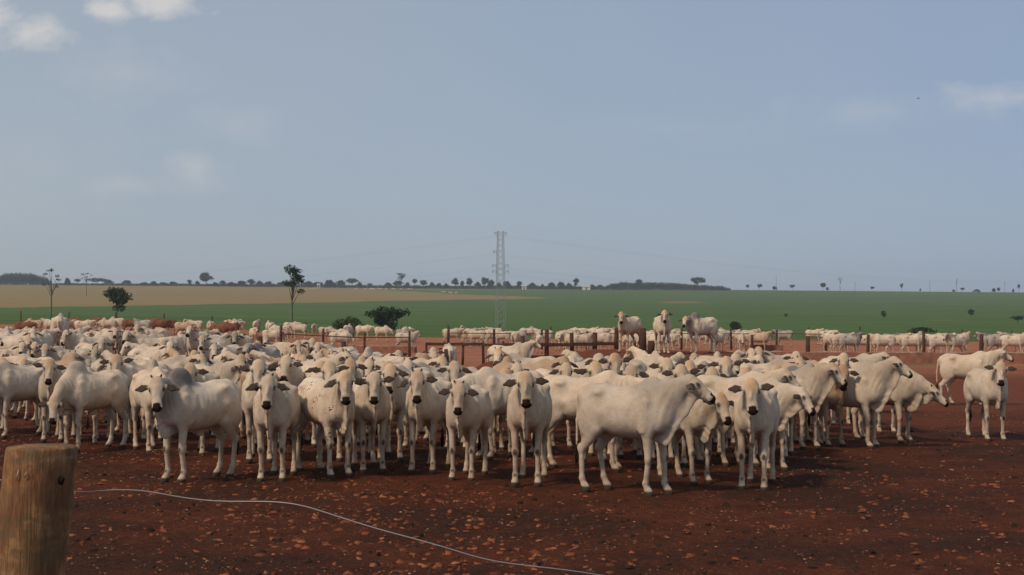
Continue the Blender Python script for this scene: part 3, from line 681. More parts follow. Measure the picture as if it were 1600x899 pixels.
while tries < 26000 and len(mid) < 152:
    tries += 1
    Yd = rnd.uniform(21, 76); px = rnd.uniform(-60, 1325); n_, f_ = zone(px)
    if not n_ < Yd < f_: continue
    X = at(px, Yd)
    if Yd > 44 and rnd.random() < .72: continue
    if Yd > 44 and float(ground_z(X, Yd)) > .62: continue
    r = rnd.random()
    ph = rnd.gauss(0, 25) if r < .50 else (rnd.gauss(70, 18) if r < .72 else (rnd.gauss(-65, 20) if r < .82 else rnd.gauss(175, 25)))
    ph -= math.degrees(math.atan((px-800)/FPX))
    c = (X, Yd, heading(ph))
    gap = .50 if Yd < 40 else .72
    if any(abs(c[0]-q[0]) < 2.6 and abs(c[1]-q[1]) < 2.6 and seg_gap(c, q) < gap for q in placed): continue
    # most of them look towards the camera if they can
    best = min(POSES, key=lambda p: abs(((ph+p[0]+180) % 360)-180)+rnd.uniform(0, 60)) if rnd.random() < .85 else rnd.choice(POSES)
    kind = rnd.choices([None,'tan','grey','bull'], [80,8,5,7])[0]
    o = put('cow', best[1], X, Yd, ph, rnd.uniform(.93, 1.04), coat_colour(kind), None, G_MID)
    if Yd < 40: add_parts(o, best[2], True, rnd.random() < .3)
    elif Yd < 60: add_parts(o, best[2], False, 0)
    mid.append((px, Yd, (ph+best[0]+180) % 360-180, kind, o))
ORD = ['first','second','third','fourth','fifth','sixth','seventh','eighth','ninth','tenth','eleventh','twelfth','thirteenth','fourteenth','fifteenth','sixteenth','seventeenth','eighteenth','nineteenth','twentieth','twenty-first','twenty-second','twenty-third','twenty-fourth','twenty-fifth']
_t = {20:'twent',30:'thirt',40:'fort',50:'fift'}
for _k in range(26, 60): ORD.append(_t[_k//10*10]+('ieth' if _k % 10 == 0 else 'y-'+ORD[_k % 10-1]))
anch = [a for a in fronts if a[1] < 21.6 and a[2] not in ('the side-on cow','the low-headed cow')]+[(1300, 25, 'the striding cow'), (115, 24, 'the bull with lowered head'), (20, 26, 'the cow at the left edge')]
def pose_words(h):
    return 'facing the camera' if abs(h) < 28 else ('facing away' if abs(h) > 140 else ('facing right' if h > 0 else 'facing left'))
bycol = {}
for m in mid:
    a = min(anch, key=lambda a: abs(a[0]-m[0])); bycol.setdefault(a[2], []).append(m)
for short, ms in bycol.items():
    for i, m in enumerate(sorted(ms, key=lambda m: m[1])):
        tone = {'tan':'tan','grey':'greyish','bull':'grey-humped white'}.get(m[3], 'white')
        m[4]['label'] = f"{tone} zebu {pose_words(m[2]+math.degrees(math.atan((m[0]-800)/FPX)))}, {ORD[i]} nearest behind {short}"
# far pens: lighter meshes
FARP = []
for i, k in enumerate([dict(yaw=0,neck=34,nose=-60), dict(yaw=30,neck=10,nose=-55), dict(yaw=0,neck=-12,nose=-62,hump=1.3), dict(yaw=55,neck=36,nose=-50), dict(yaw=-10,neck=24,nose=-40), dict(yaw=0,neck=-30,nose=-75)]):
    me, inf = cow_mesh('body', seed=300+i, h=.032, legs=tuple(rnd.uniform(-.12,.12) for _ in range(4)), **k); FARP.append((k['yaw'], me)); FARP.append((-k['yaw'], flip_mesh(me, inf, 'body')[0]))
far_list = []
def far_cow(px, Yd, ph, kind, s=1.0, group=G_FAR, where=None):
    c = (at(px, Yd), Yd, heading(ph))
    if any(abs(c[0]-q[0]) < 2.6 and abs(c[1]-q[1]) < 2.6 and seg_gap(c, q) < .7 for q in placed): return
    y_, me = rnd.choice(FARP); o = put('cow', me, c[0], Yd, ph, s, coat_colour(kind), None, group); far_list.append((px, Yd, kind, o, where))
for px, Yd, ph, k in [(1328,88,95,'grey'),(1352,90,80,None),(1378,86,-85,None),(1402,92,80,None),(1425,87,95,None),(1447,90,-80,'grey'),(1470,86,85,None),(1492,84,-60,'bull'),(1516,86,80,'bull'),(1536,84,-70,'bull'),(1560,88,95,'grey'),(1584,86,80,None),(1606,90,-90,None),(1315,93,100,None),(1396,97,80,'grey'),(1460,96,85,None),(1545,95,-85,'grey'),
                     (1305,100,-80,None),(1432,101,80,None),(1500,99,95,None),(1576,102,-75,None),
                     (152,130,85,'brown'),(168,124,-80,None),(181,131,-95,None),(206,128,90,'brown'),(222,124,-90,'grey'),(238,133,80,'brown'),(250,125,85,'brown'),(262,129,-80,'brown'),(40,112,90,'brown'),(52,118,-85,'tan'),(108,122,-40,'tan'),(118,126,80,'brown'),(132,118,95,None),(80,120,-90,None),(288,118,85,'tan'),(303,124,-95,None),(329,122,0,None),(345,112,80,'brown'),(360,118,-80,'brown')]:
    far_cow(px, Yd, ph, k)
for _ in range(1500):
    if len(far_list) > 136: break
    px = rnd.uniform(355, 1300); band = rnd.random()
    Yd = rnd.uniform(95, 107) if band < .25 and (px < 680 or px > 760) else rnd.uniform(112, 140)
    if 650 < px < 720 and rnd.random() < .7: continue
    if 1190 < px < 1290 and rnd.random() < .8: continue
    far_cow(px, Yd, rnd.choice([85,-85,80,-95,90,20,180,-90,150])+rnd.gauss(0,12), rnd.choices([None,'tan','grey'], [84,8,8])[0], rnd.uniform(.93,1.05))
marks = [(0,'at the far left'),(80,'below the thin bare tree'),(184,'below the round lone tree'),(265,'beside the dark bush'),(345,'behind the plank gate'),(457,'below the tall dark-crowned tree'),(545,'below the low green bush'),(605,'below the spreading dark tree'),(700,'left of the pylon'),(782,'below the pylon'),
         (870,'behind the corral posts'),(978,'behind the mound cows'),(1090,'right behind the mound cows'),(1148,'below the round dark bush'),(1298,'below the small upright bush'),(1438,'below the flat-topped tree'),(1530,'behind the lone right cow'),(1600,'at the far right edge')]
bym = {}
for f in far_list:
    a = min(marks, key=lambda a: abs(a[0]-f[0])); bym.setdefault(a[1], []).append(f)
for wd, fs_ in bym.items():
    for i, f in enumerate(sorted(fs_, key=lambda f: f[0])):
        f[3]['label'] = f"{ {'tan':'tan','grey':'grey','brown':'red-brown','bull':'dark-humped'}.get(f[2],'white')} zebu in the far pen {wd}, {ORD[i]} from left"
# tiny white cattle out on the tan field
field = []
for i in range(26):
    px = rnd.choice([rnd.uniform(470,520), rnd.uniform(555,595), rnd.uniform(595,645), rnd.uniform(595,645), rnd.uniform(688,716)])
    py = np.interp(px, [470,640,690,716], [453,454.5,459,460.5])+rnd.uniform(-.5,.5); Yd = find_d(px, py, 170)
    c = (at(px, Yd), Yd, heading(0))
    if any(abs(c[0]-q[0]) < 3 and abs(c[1]-q[1]) < 3 for q in placed[-30:]): continue
    y_, me = rnd.choice(FARP); o = put('cow', me, c[0], Yd, rnd.choice([85,-85])+rnd.gauss(0,10), 1.25, coat_colour(), None, 'tiny white cattle grazing on the tan field'); field.append((px, o))
for i, (px, o) in enumerate(sorted(field, key=lambda f: f[0])):
    o['label'] = f"tiny white cow grazing on the distant tan field, {ORD[i]} from left"
print("COWS", len(placed), "mid", len(mid), "far", len(far_list))
# ------------------------------------------------------------------ fences, troughs, post and wire
def wood(name, a, b, c, along=(1,1,.12), sc=12):
    t = NT(name, .85, .15); v = t.n('ShaderNodeTexCoord').outputs['Object']
    g = t.noise(sc, 6, v, .6, along); s = t.noise(3.2, 5, v, .6); f = t.noise(sc*6, 4, v, .6, along)
    col = t.mix(t.ramp(g, [(.3,0.0),(.7,1.0)]), a, b); col = t.mix(t.ramp(s, [(.48,0.0),(.66,.8)]), col, c)
    col = t.mix(1.0, col, t.ramp(f, [(.3,.75),(.7,1.2)]), 'MULTIPLY'); t.col(col); t.bump(t.math('ADD', g, t.math('MULTIPLY', f, .5)), .012, .8); return t.m
M_POST = wood('weathered_round_timber', (.30,.185,.085), (.47,.33,.18), (.24,.20,.12))
M_DARKWOOD = wood('dark_red_timber', (.060,.028,.018), (.105,.052,.034), (.045,.024,.018))
M_WIRE = NT('galvanised_wire', .45, .5); M_WIRE.col((.30,.28,.27)); M_WIRE.b.inputs['Metallic'].default_value = .4; M_WIRE = M_WIRE.m
M_DWIRE = plain('rusty_wire', (.06,.045,.035), .3, 9)
M_HOLE = plain('dark_knot', (.015,.010,.008), .3, 30)
M_CONC = plain('soil_stained_trough', (.22,.095,.058), .35, 3.0); M_FEED = plain('pale_feed', (.30,.20,.14), .45, 5.0)
def box(x0, x1, y0, y1, z0, z1):
    v = [(x,y,z) for z in (z0,z1) for (x,y) in ((x0,y0),(x1,y0),(x1,y1),(x0,y1))]
    return v, [(0,3,2,1),(4,5,6,7),(0,1,5,4),(1,2,6,5),(2,3,7,6),(3,0,4,7)]
def beam(p, q, wd, ht):
    p = Vector(p); q = Vector(q); t = (q-p).normalized(); s = t.cross(Vector((0,0,1))).normalized()*wd/2; u = s.cross(t).normalized()*ht/2
    v = [p-s-u, p+s-u, p+s+u, p-s+u, q-s-u, q+s-u, q+s+u, q-s+u]
    return v, [(0,3,2,1),(4,5,6,7),(0,1,5,4),(1,2,6,5),(2,3,7,6),(3,0,4,7)]
def fence(p0, d0, p1, d1, step, hgt, rails, rad, label, board=.14, square=False, jitter=.12, wire=False):
    a = Vector((at(p0, d0), d0, 0)); b = Vector((at(p1, d1), d1, 0)); L_ = (b-a).length; n = max(2, int(round(L_/step)))
    root = link('fence', None); root.location = (a.x, a.y, float(ground_z(a.x, a.y))); tag(root, label, 'fence')
    tops = []
    for i in range(n+1):
        p = a.lerp(b, i/n); p.x += rnd.uniform(-jitter, jitter)*(0 < i < n); z = float(ground_z(p.x, p.y)); h = hgt*rnd.uniform(.90, 1.12); r = rad*rnd.uniform(.8, 1.25)
        lx = rnd.uniform(-.06,.06)
        v, f = tube([(p.x,p.y,z-.2),(p.x+lx*.5,p.y,z+h*.5),(p.x+lx,p.y,z+h)], (r*1.05, r, r*.92), 8)
        v = [Vector(q)-root.location for q in v]; mesh_obj('post', v, f, M_DARKWOOD, root, True); tops.append((p, z))
    for zr in rails:
        for i in range(n):
            if wire:
                if i: continue
                pts = [Vector((p.x,p.y-rad*1.1,z+zr))-root.location for p, z in tops]; v, f = tube(pts, [.005]*len(pts), 5); mesh_obj('rail', v, f, M_DWIRE, root, True)
            else:
                (p, z), (q, z2) = tops[i], tops[i+1]
                if rnd.random() < .12: continue
                v, f = beam(Vector((p.x-.05,p.y-rad*1.15-.02,z+zr+rnd.uniform(-.03,.03)))-root.location, Vector((q.x+.05,q.y-rad*1.15-.02-.004*(i % 2),z2+zr+rnd.uniform(-.03,.03)))-root.location, .04, board); mesh_obj('rail', v, f, M_DARKWOOD, root)
    return root
fence(818, 68, 962, 69, 1.25, 1.72, (.55,1.12), .12, 'heavy timber corral fence with thick posts left of the mound cows', .16)
fence(640, 73, 812, 72, .95, 1.12, (1.05,), .07, 'low fence of thin posts with a top rail left of the mound')
fence(306, 66, 362, 65, .75, 1.25, (.35,.8,1.2), .05, 'small plank fence panel at the back left of the herd', .08)
fence(372, 92, 640, 90, 2.6, 1.65, (1.2,), .08, 'rail fence with dark posts across the left centre pens', .07)
fence(700, 110, 1290, 108, 3.4, 1.55, (1.25,), .09, 'long rail fence across the centre pens behind the mound', .06)
fence(1175, 80, 1625, 79, 2.9, 1.55, (1.15,), .10, 'wire fence with dark posts along the right feed trough', wire=True)
fence(-40, 150, 700, 150, 5.0, 1.5, (.6,1.2), .08, 'thin wire fence along the left edge of the green field', wire=True)
fence(700, 154, 1660, 156, 5.5, 1.5, (.6,1.2), .08, 'thin wire fence along the right edge of the green field', wire=True)
# lone posts among the herd
def lone_post(px, Yd, h, r, label):
    v, f = tube([(0,0,-.2),(.01,0,h*.6),(.0,.01,h)], (r*1.05,r,r*.95), 9); o = mesh_obj('fence_post', v, f, M_DARKWOOD, None, True); X = at(px, Yd); o.location = (X, Yd, float(ground_z(X, Yd))); tag(o, label, 'post', 'single posts in the pens')
lone_post(406, 43.5, 1.5, .09, 'short dark post among the herd left of the tall tree'); lone_post(537, 47, 1.5, .09, 'short dark post among the herd above the freckled cow')
lone_post(1004, 51, .95, .13, 'thick short post on the mound between two cows'); lone_post(697, 48.5, 1.25, .07, 'dark post beside the cow seen from behind')
lone_post(112, 45, 1.45, .07, 'dark post among the herd below the left back rise'); lone_post(1017, 52.2, .5, .12, 'stubby post on the mound next to the taller one')
def trough(p0, d0, p1, d1, h, label):
    a = Vector((at(p0, d0), d0)); b = Vector((at(p1, d1), d1)); n = 24
    root = link('feed_trough', None); zb = float(ground_z(a.x, a.y)); root.location = (a.x, a.y, zb); tag(root, label, 'trough', 'feed troughs in the pens')
    t = (b-a).normalized(); s = Vector((-t.y, t.x)); vs = []; fs = []
    prof = [(-.42,-.1),(-.34,h),(-.26,h),(-.20,h-.22),(.20,h-.22),(.26,h),(.34,h),(.42,-.1)]
    for i in range(n+1):
        p = a.lerp(b, i/n); z = float(ground_z(p.x, p.y))-zb+.012*rnd.uniform(-1,1)
        for (o_, zz) in prof: vs.append((p.x-a.x+s.x*o_, p.y-a.y+s.y*o_, z+zz))
    m = len(prof)
    for i in range(n):
        for k in range(m): fs.append((i*m+k, (i+1)*m+k, (i+1)*m+(k+1) % m, i*m+(k+1) % m))
    fs += [tuple(range(m)), tuple(n*m+k for k in range(m))[::-1]]
    mesh_obj('basin', vs, fs, M_CONC, root)
    vs = []; fs = []
    for i in range(n+1):
        p = a.lerp(b, i/n)
        for (o_, zz) in ((-.21,h-.17),(-.08,h+.0+rnd.uniform(-.06,.06)),(.08,h+.02+rnd.uniform(-.06,.06)),(.21,h-.17)): vs.append((p.x-a.x+s.x*o_, p.y-a.y+s.y*o_, float(ground_z(p.x, p.y))-zb+zz))
    for i in range(n):
        for k in range(3): fs.append((i*4+k, i*4+k+1, (i+1)*4+k+1, (i+1)*4+k))
    mesh_obj('feed', vs, fs, M_FEED, root, True)
trough(1232, 77.5, 1640, 75, .56, 'long brown feed trough in front of the cattle at the right')
trough(1040, 84, 1226, 83, .45, 'brown feed trough behind the rightmost mound cow')
trough(560, 99, 650, 98.5, .45, 'feed trough in the pen below the spreading dark tree')
trough(1165, 103, 1222, 103, .5, 'short pale feed trough right of the mound cows')
# the big post in front
def big_post():
    Yp = 4.0; top = CAMZ-(697-HOR)*Yp/FPX; cx = at(67.5, Yp); lean = at(67.5, Yp)-at(47, Yp); dz = 200*Yp/FPX; k = lean/dz
    root = link('fence_post', None); root.location = (cx-k*top, Yp, 0)
    tag(root, 'thick weathered round timber post with a dark nail hole, foreground left', 'post')
    U = 40; H_ = 46; vs = []; fs = []; rr = random.Random(4); ph = [rr.uniform(0,6.28) for _ in range(8)]
    for j in range(H_+1):
        z = -.3+(top+.3)*min(j, H_-1)/(H_-1)-(.005 if j == H_-1 else 0); r0 = .097+.004*(1-j/H_); e = 1.0 if j < H_ else .965
        for i in range(U):
            a = 2*math.pi*i/U
            r = r0*e*(1+.018*math.sin(3*a+ph[0])+.012*math.sin(5*a+ph[1]+z)+.006*math.sin(17*a+ph[2]+z*2)+.008*math.sin(z*9+a*2))
            vs.append((k*z+r*math.cos(a), r*math.sin(a), z))
    for j in range(H_):
        for i in range(U): fs.append((j*U+i, j*U+(i+1) % U, (j+1)*U+(i+1) % U, (j+1)*U+i))
    c = len(vs); vs.append((k*top, 0, top+.004))
    for i in range(U): fs.append((H_*U+i, H_*U+(i+1) % U, c))
    b = mesh_obj('timber', vs, fs, M_BIG, root, True)
    # nail hole, nail, staple: on the camera side
    zc = CAMZ-(752-HOR)*3.905/FPX; xh = at(90, 3.905)-root.location.x
    def disc(r, x, z, m, name, rz=1.0):
        v = []; 
        for q, (rad, dy) in enumerate(((r,0),(r*.8,-.0035),(0.001,-.0045))):
            for i in range(12): v.append((x+rad*math.cos(i*.5236)*(1+.15*math.sin(i*2.1)), dy, z+rad*rz*math.sin(i*.5236)))
        f = [(q*12+i, q*12+(i+1) % 12, (q+1)*12+(i+1) % 12, (q+1)*12+i) for q in (0,1) for i in range(12)]
        xx = x-k*z; yy = -math.sqrt(max(.0975**2-xx*xx, 0)); o = mesh_obj(name, v, f, m, root, True); o.location.y = yy-.001
        return o
    disc(.0115, xh, zc, M_HOLE, 'nail_hole', 1.15)
    for (xp, yp, ln) in ((31,742,.030),(44,741,.016)):
        z = CAMZ-(yp-HOR)*3.905/FPX; x = at(xp, 3.905)-root.location.x; xx = x-k*z; yy = -math.sqrt(.100**2-xx*xx)-.002
        v, f = tube([(x-.003,yy,z-ln/2),(x-.001,yy-.003,z),(x+.002,yy,z+ln/2)], (.0012,.0018,.0012), 6); mesh_obj('staple', v, f, M_WIRE, root, True)
def big_wood():
    t = NT('big_post_wood', .8, .2); v = t.n('ShaderNodeTexCoord').outputs['Object']
    g = t.noise(26, 7, v, .6, (1,1,.07)); f = t.noise(110, 5, v, .65, (1,1,.10)); s = t.noise(9, 7, v, .65, (1,1,1.2)); s2 = t.noise(14, 6, v, .65, (1,1,.5)); ring = t.noise(5, 3, v, .5, (.5,.5,4))
    c = t.mix(t.ramp(g, [(.32,0.0),(.68,1.0)]), (.34,.155,.064), (.46,.235,.100))
    c = t.mix(t.ramp(s, [(.40,0.0),(.56,.9)]), c, (.20,.110,.050))
    c = t.mix(t.ramp(s2, [(.47,0.0),(.62,.9)]), c, (.185,.078,.040))
    c = t.mix(t.ramp(ring, [(.62,0.0),(.70,.45)]), c, (.38,.27,.16))
    c = t.mix(t.ramp(t.noise(46, 3, v, .5, (1,1,.05)), [(.27,.9),(.33,0.0)]), c, (.05,.028,.016))
    c = t.mix(1.0, c, t.ramp(f, [(.3,.62),(.7,1.28)]), 'MULTIPLY'); c = t.mix(t.ramp(t.noise(7, 6, v, .7, (1,1,2.2)), [(.50,0.0),(.60,.75)]), c, (.13,.085,.045)); t.col(c); t.bump(t.math('ADD', t.math('MULTIPLY', g, .8), f), .009, 1.0); return t.m
M_BIG = big_wood(); big_post()
pts = [(-420,716),(-150,738),(0,748),(60,757),(120,770),(160,766),(195,764),(235,767),(270,774),(310,780),(350,783),(400,782.5),(440,783.5),(475,789),(510,800),(560,816),(600,828),(650,841),(700,855),(750,871),(800,880),(870,887),(940,897),(1040,915),(1200,940),(1500,975)]
P = []
for i in range(len(pts)-1):
    for s in range(4):
        t_ = s/4; x = pts[i][0]*(1-t_)+pts[i+1][0]*t_; y = pts[i][1]*(1-t_)+pts[i+1][1]*t_; P.append((x, y))
P = [(sum(P[max(0,min(len(P)-1,i+k))][0] for k in (-2,-1,0,1,2))/5, sum(P[max(0,min(len(P)-1,i+k))][1] for k in (-2,-1,0,1,2))/5) for i in range(len(P))]
P3 = [(at(x, 4.13+.06*math.sin(x*.006)), 4.13+.06*math.sin(x*.006), CAMZ-(y-HOR)*(4.13+.06*math.sin(x*.006))/FPX) for x, y in P]
v, f = tube(P3, [.0018]*len(P3), 7); w_ = mesh_obj('fence_wire', v, f, M_WIRE, None, True); tag(w_, 'kinked pale steel wire running from behind the big post across the foreground', 'wire')
# ------------------------------------------------------------------ clods and chips on the soil
def scatter(name, n, ymin, ymax, smin, smax, flat, seed, mat, label_kind, palette, power=1.6, clump=None, sparse_right=False):
    r = np.random.RandomState(seed); Y = ymin+(ymax-ymin)*r.rand(n)**power; X = (r.rand(n)*2-1)*(Y*.42+1.5)
    if clump:
        keep = (wob(X, Y, 1.1, clump)+.55*wob(X, Y, 3.1, clump+1)) > r.uniform(-.55, .45, n); X, Y = X[keep], Y[keep]; n = len(X)
    if sparse_right: k2 = r.rand(n) > ss(X/Y, -.05, .15)*.55; X, Y = X[k2], Y[k2]; n = len(X)
    s = smin+(smax-smin)*r.rand(n)**3; ang = r.rand(n)*6.28; el_ = r.uniform(.3, 1, n)
    base = np.array([(math.cos(i*math.pi/3), math.sin(i*math.pi/3), 0) for i in range(6)]+[(.6*math.cos(i*math.pi/3+.3), .6*math.sin(i*math.pi/3+.3), 1) for i in range(6)])
    V = np.repeat(base[None], n, 0)*(1+.30*r.randn(n, 12, 1)*.8); V[:,:,0] *= s[:,None]; V[:,:,1] *= (s*el_)[:,None]; V[:,:,2] *= (s*flat)[:,None]
    V[:,:,2] += V[:,:,0]*r.uniform(-.3,.3,(n,1))
    c, d_ = np.cos(ang)[:,None], np.sin(ang)[:,None]; x, y = V[:,:,0]*c-V[:,:,1]*d_, V[:,:,0]*d_+V[:,:,1]*c
    Zg = ground_z(X, Y)+.020*wob(X, Y, 2.6, 5)+.012*wob(X, Y, 7.0, 6)
    V = np.stack([x+X[:,None], y+Y[:,None], V[:,:,2]+Zg[:,None]-.002], -1)
    q = [(i, (i+1) % 6, 6+(i+1) % 6, 6+i) for i in range(6)]+[(6,7,8,9),(6,9,10,11)]
    Q = (np.array(q)[None]+12*np.arange(n)[:,None,None]).reshape(-1, 4)
    pal = np.array(palette)[r.randint(0, len(palette), n)]*(.75+.5*r.rand(n,1)); col = np.repeat(np.concatenate([pal, np.ones((n,1))], 1), 12, 0)
    tag(link(name, np_mesh(name, V.reshape(-1,3), Q, [mat], True, col=col)), label_kind, kind='stuff')
def tinted(name, rough=.9):
    t = NT(name, rough, .15); a = t.n('ShaderNodeAttribute', attribute_name='tint'); t.col(t.mix(1.0, a.outputs['Color'], t.ramp(t.noise(30, 4), [(.3,.75),(.7,1.2)]), 'MULTIPLY')); return t.m
M_CLOD = tinted('clods'); 
scatter('soil_clods', 30000, 9, 34, .008, .055, .38, 5, M_CLOD, 'orange red clods of soil strewn over the bare ground', [(.17,.052,.023),(.21,.064,.029),(.13,.038,.017),(.24,.088,.044)], 1.5, 21, True)
scatter('pale_chips', 30000, 9, 34, .005, .020, .30, 6, M_CLOD, 'small pale chips scattered on the soil', [(.30,.17,.09),(.27,.11,.05),(.36,.25,.16),(.24,.085,.042)], 1.5, 31)
scatter('dark_lumps', 5000, 9, 30, .015, .060, .45, 7, M_CLOD, 'dark dung lumps trodden into the soil', [(.025,.014,.010),(.04,.020,.014)], 1.5, 41)
# ------------------------------------------------------------------ trees, pylon, sheds, bird
def leafmat(name, a, b):
    t = NT(name, .75, .15); v = t.n('ShaderNodeTexCoord').outputs['Object']; oi = t.n('ShaderNodeObjectInfo')
    g = t.noise(.9, 4, v, .6); f = t.noise(5, 3, v, .6)
    c = t.mix(t.ramp(g, [(.3,0.0),(.7,1.0)]), a, b); c = t.mix(1.0, c, t.ramp(f, [(.3,.7),(.7,1.35)]), 'MULTIPLY'); c = t.mix(1.0, c, t.ramp(oi.outputs['Random'], [(0,.8),(1,1.2)]), 'MULTIPLY')
    t.col(c); return t.m
M_LEAF = leafmat('dark_foliage', (.022,.040,.016), (.045,.070,.026)); M_LEAF2 = leafmat('olive_foliage', (.036,.055,.018), (.070,.092,.030)); M_LEAF3 = leafmat('dry_foliage', (.10,.09,.07), (.16,.14,.10))
M_BARK = plain('grey_bark', (.13,.10,.075), .4, 6)
def leaves(clumps, n, size, seed):
    r = np.random.RandomState(seed); Vs = []
    for (c, rad) in clumps:
        k = max(8, int(n*(rad[0]*rad[2])))
        d = r.randn(k, 3); d /= np.linalg.norm(d, axis=1)[:,None]; p = np.array(c)+d*np.array(rad)*(r.rand(k,1)**.45)
        a = r.randn(k, 3); a /= np.linalg.norm(a, axis=1)[:,None]; b = np.cross(a, r.randn(k, 3)); b /= np.linalg.norm(b, axis=1)[:,None]
        s = size*r.uniform(.5, 1.3, (k,1)); a *= s; b *= s*.6
        Vs.append(np.stack([p-a, p-b*.8, p+a, p+b], 1))
    V = np.concatenate(Vs).reshape(-1, 3); return V, np.arange(len(V)).reshape(-1, 4)
def tree_meshes(style, Hh, Ww, seed):
    """crown style in metres: height, width"""
    r = random.Random(seed); cl = []; limbs = []
    ls = max(.16, Ww*.045)
    if style == 'tall':      # long bare trunk, dark ragged crown
        z0 = Hh*.42
        for i in range(9): a = r.uniform(0,6.28); q = r.uniform(.1,.95); zz = r.uniform(.55, .97); cl.append(((math.cos(a)*Ww*.40*q, math.sin(a)*Ww*.4*q, Hh*zz), (Ww*r.uniform(.17,.27), Ww*.22, Hh*r.uniform(.03,.05))))
        cl.append(((-Ww*.12,0,Hh*.93), (Ww*.30,Ww*.25,Hh*.06))); cl.append(((Ww*.2,0,Hh*.80), (Ww*.32,Ww*.25,Hh*.06))); cl.append(((-Ww*.2,0,Hh*.72), (Ww*.25,Ww*.2,Hh*.05)))
    elif style == 'bare':
        z0 = Hh*.5
        for i in range(7): a = r.uniform(0,6.28); cl.append(((math.cos(a)*Ww*.38, math.sin(a)*Ww*.3, Hh*r.uniform(.60,.97)), (Ww*.13,Ww*.12,Hh*.03)))
    elif style == 'flat':
        z0 = Hh*.35
        for i in range(9): x = -1+2*i/8; cl.append(((x*Ww*.42, r.uniform(-.3,.3)*Ww, Hh*(.86-.12*abs(x)+r.uniform(-.05,.05))), (Ww*.17,Ww*.17,Hh*.14))); cl.append(((x*Ww*.25, r.uniform(-.2,.2)*Ww, Hh*(.62+r.uniform(-.08,.08))), (Ww*.13,Ww*.13,Hh*.12)))
    elif style == 'bush':
        z0 = Hh*.1
        for i in range(11): a = r.uniform(0,6.28); q = r.uniform(0,1); cl.append(((math.cos(a)*Ww*.32*q, math.sin(a)*Ww*.32*q, Hh*(.35+.35*(1-q*q)*r.uniform(.6,1.1))), (Ww*.2,Ww*.2,Hh*.26)))
    else:                    # round
        z0 = Hh*.28
        for i in range(20): a = r.uniform(0,6.28); q = r.uniform(.2,1); zz = r.uniform(-1,1); w_ = math.sqrt(max(.1,1-zz*zz*.8)); cl.append(((math.cos(a)*Ww*.34*q*w_, math.sin(a)*Ww*.34*q*w_, Hh*(.66+.24*zz)), (Ww*r.uniform(.16,.25),Ww*.2,Hh*r.uniform(.10,.15))))
    dens = {'tall':26,'bare':16,'flat':22,'bush':26,'round':26}[style]/(ls*ls)*.33
    V, Q = leaves(cl, dens, ls, seed)
    tr = max(.05, Hh*.012); bend = [r.uniform(-.03,.03)*Hh for _ in range(3)]
    vs, fs = tube([(0,0,-.4),(bend[0]*.4,0,Hh*.15),(bend[0],0,z0*.6+Hh*.1),(bend[1],0,max(z0, Hh*.5)),(0,0,Hh*.8)], (tr*1.5,tr*1.1,tr,tr*.75,tr*.3), 7)
    for (c, rad) in cl[:12]:
        o = len(vs); zb = min(max(z0*.9, c[2]*.6), Hh*.75); fx = (bend[1])*.6
        v, f = tube([(fx,0,zb),(c[0]*.5+fx*.5,c[1]*.5,(zb+c[2])/2+.02*Hh),c], (tr*.55,tr*.4,tr*.15), 5); vs += v; fs += [tuple(j+o for j in g) for g in f]
    return (V, Q), (vs, fs)
def tree(px, ybase, ytop, wpx, style, label, leaf=None, seed=0, d=None, group=None, name='tree'):
    Yd = d if d else find_d(px, ybase, 168); X = at(px, Yd); z = float(ground_z(X, Yd)); top = CAMZ+(HOR-ytop)*Yd/FPX; Hh = max(top-z, 1.0); Ww = wpx*Yd/FPX*1.15
    (V, Q), (tv, tf) = tree_meshes(style, Hh, Ww, seed)
    root = link(name, None); root.location = (X, Yd, z); root.rotation_euler.z = (seed*1.3) % .5; tag(root, label, 'tree' if name == 'tree' else name, group)
    link('crown', np_mesh('crown', V, Q, [leaf or M_LEAF]), root); mesh_obj('trunk', tv, tf, M_BARK, root, True); return root
tree(457, 0, 413, 33, 'tall', 'tall slender tree with ragged dark crown standing left of centre', seed=3, d=185)
tree(80, 0, 418, 26, 'bare', 'tall thin nearly bare tree at the far left', M_LEAF3, seed=5, d=230)
tree(135, 463, 424, 17, 'bare', 'thin sparse tree on the tan field near the left', M_LEAF3, seed=6)
tree(184, 0, 448, 42, 'round', 'rounded lone green tree in the green field at the left', M_LEAF2, seed=7, d=195)
tree(545, 0, 493, 56, 'bush', 'low wide olive bush in front of the green field', leafmat('pale_olive_foliage', (.05,.075,.022), (.09,.12,.036)), seed=8, d=172, name='bush')
tree(605, 0, 478, 54, 'flat', 'dark spreading tree right of the low olive bush', M_LEAF, seed=9, d=175)
tree(598, 0, 482, 40, 'bush', 'dark dense shrub under the spreading tree', M_LEAF, seed=10, d=176, name='bush')
tree(165, 0, 497, 26, 'bush', 'small dark bush behind the left pen', M_LEAF, seed=11, d=150, name='bush')
tree(263, 0, 498, 28, 'bush', 'dark rounded bush beside the red-brown cattle', M_LEAF, seed=12, d=147, name='bush')
tree(908, 0, 512, 12, 'bush', 'tiny dark bush above the corral posts', M_LEAF, seed=13, d=168, name='bush')
tree(1148, 523, 501, 29, 'bush', 'round dark bush right of the mound cows', M_LEAF, seed=14, name='bush')
tree(1298, 0, 519, 12, 'bush', 'small upright bush behind the right pens', M_LEAF, seed=15, d=166, name='bush')
tree(1438, 0, 511, 36, 'flat', 'small flat-topped tree behind the right pens', M_LEAF, seed=16, d=172)
tree(1380, 499, 486, 9, 'round', 'tiny round tree on the green slope, left of two at right', M_LEAF, seed=17)
tree(1517, 497, 483, 13, 'round', 'small round dark tree high on the green slope at right', M_LEAF, seed=18)
tree(1590, 507, 493, 18, 'flat', 'small flat tree on the green slope at the right edge', M_LEAF, seed=19)
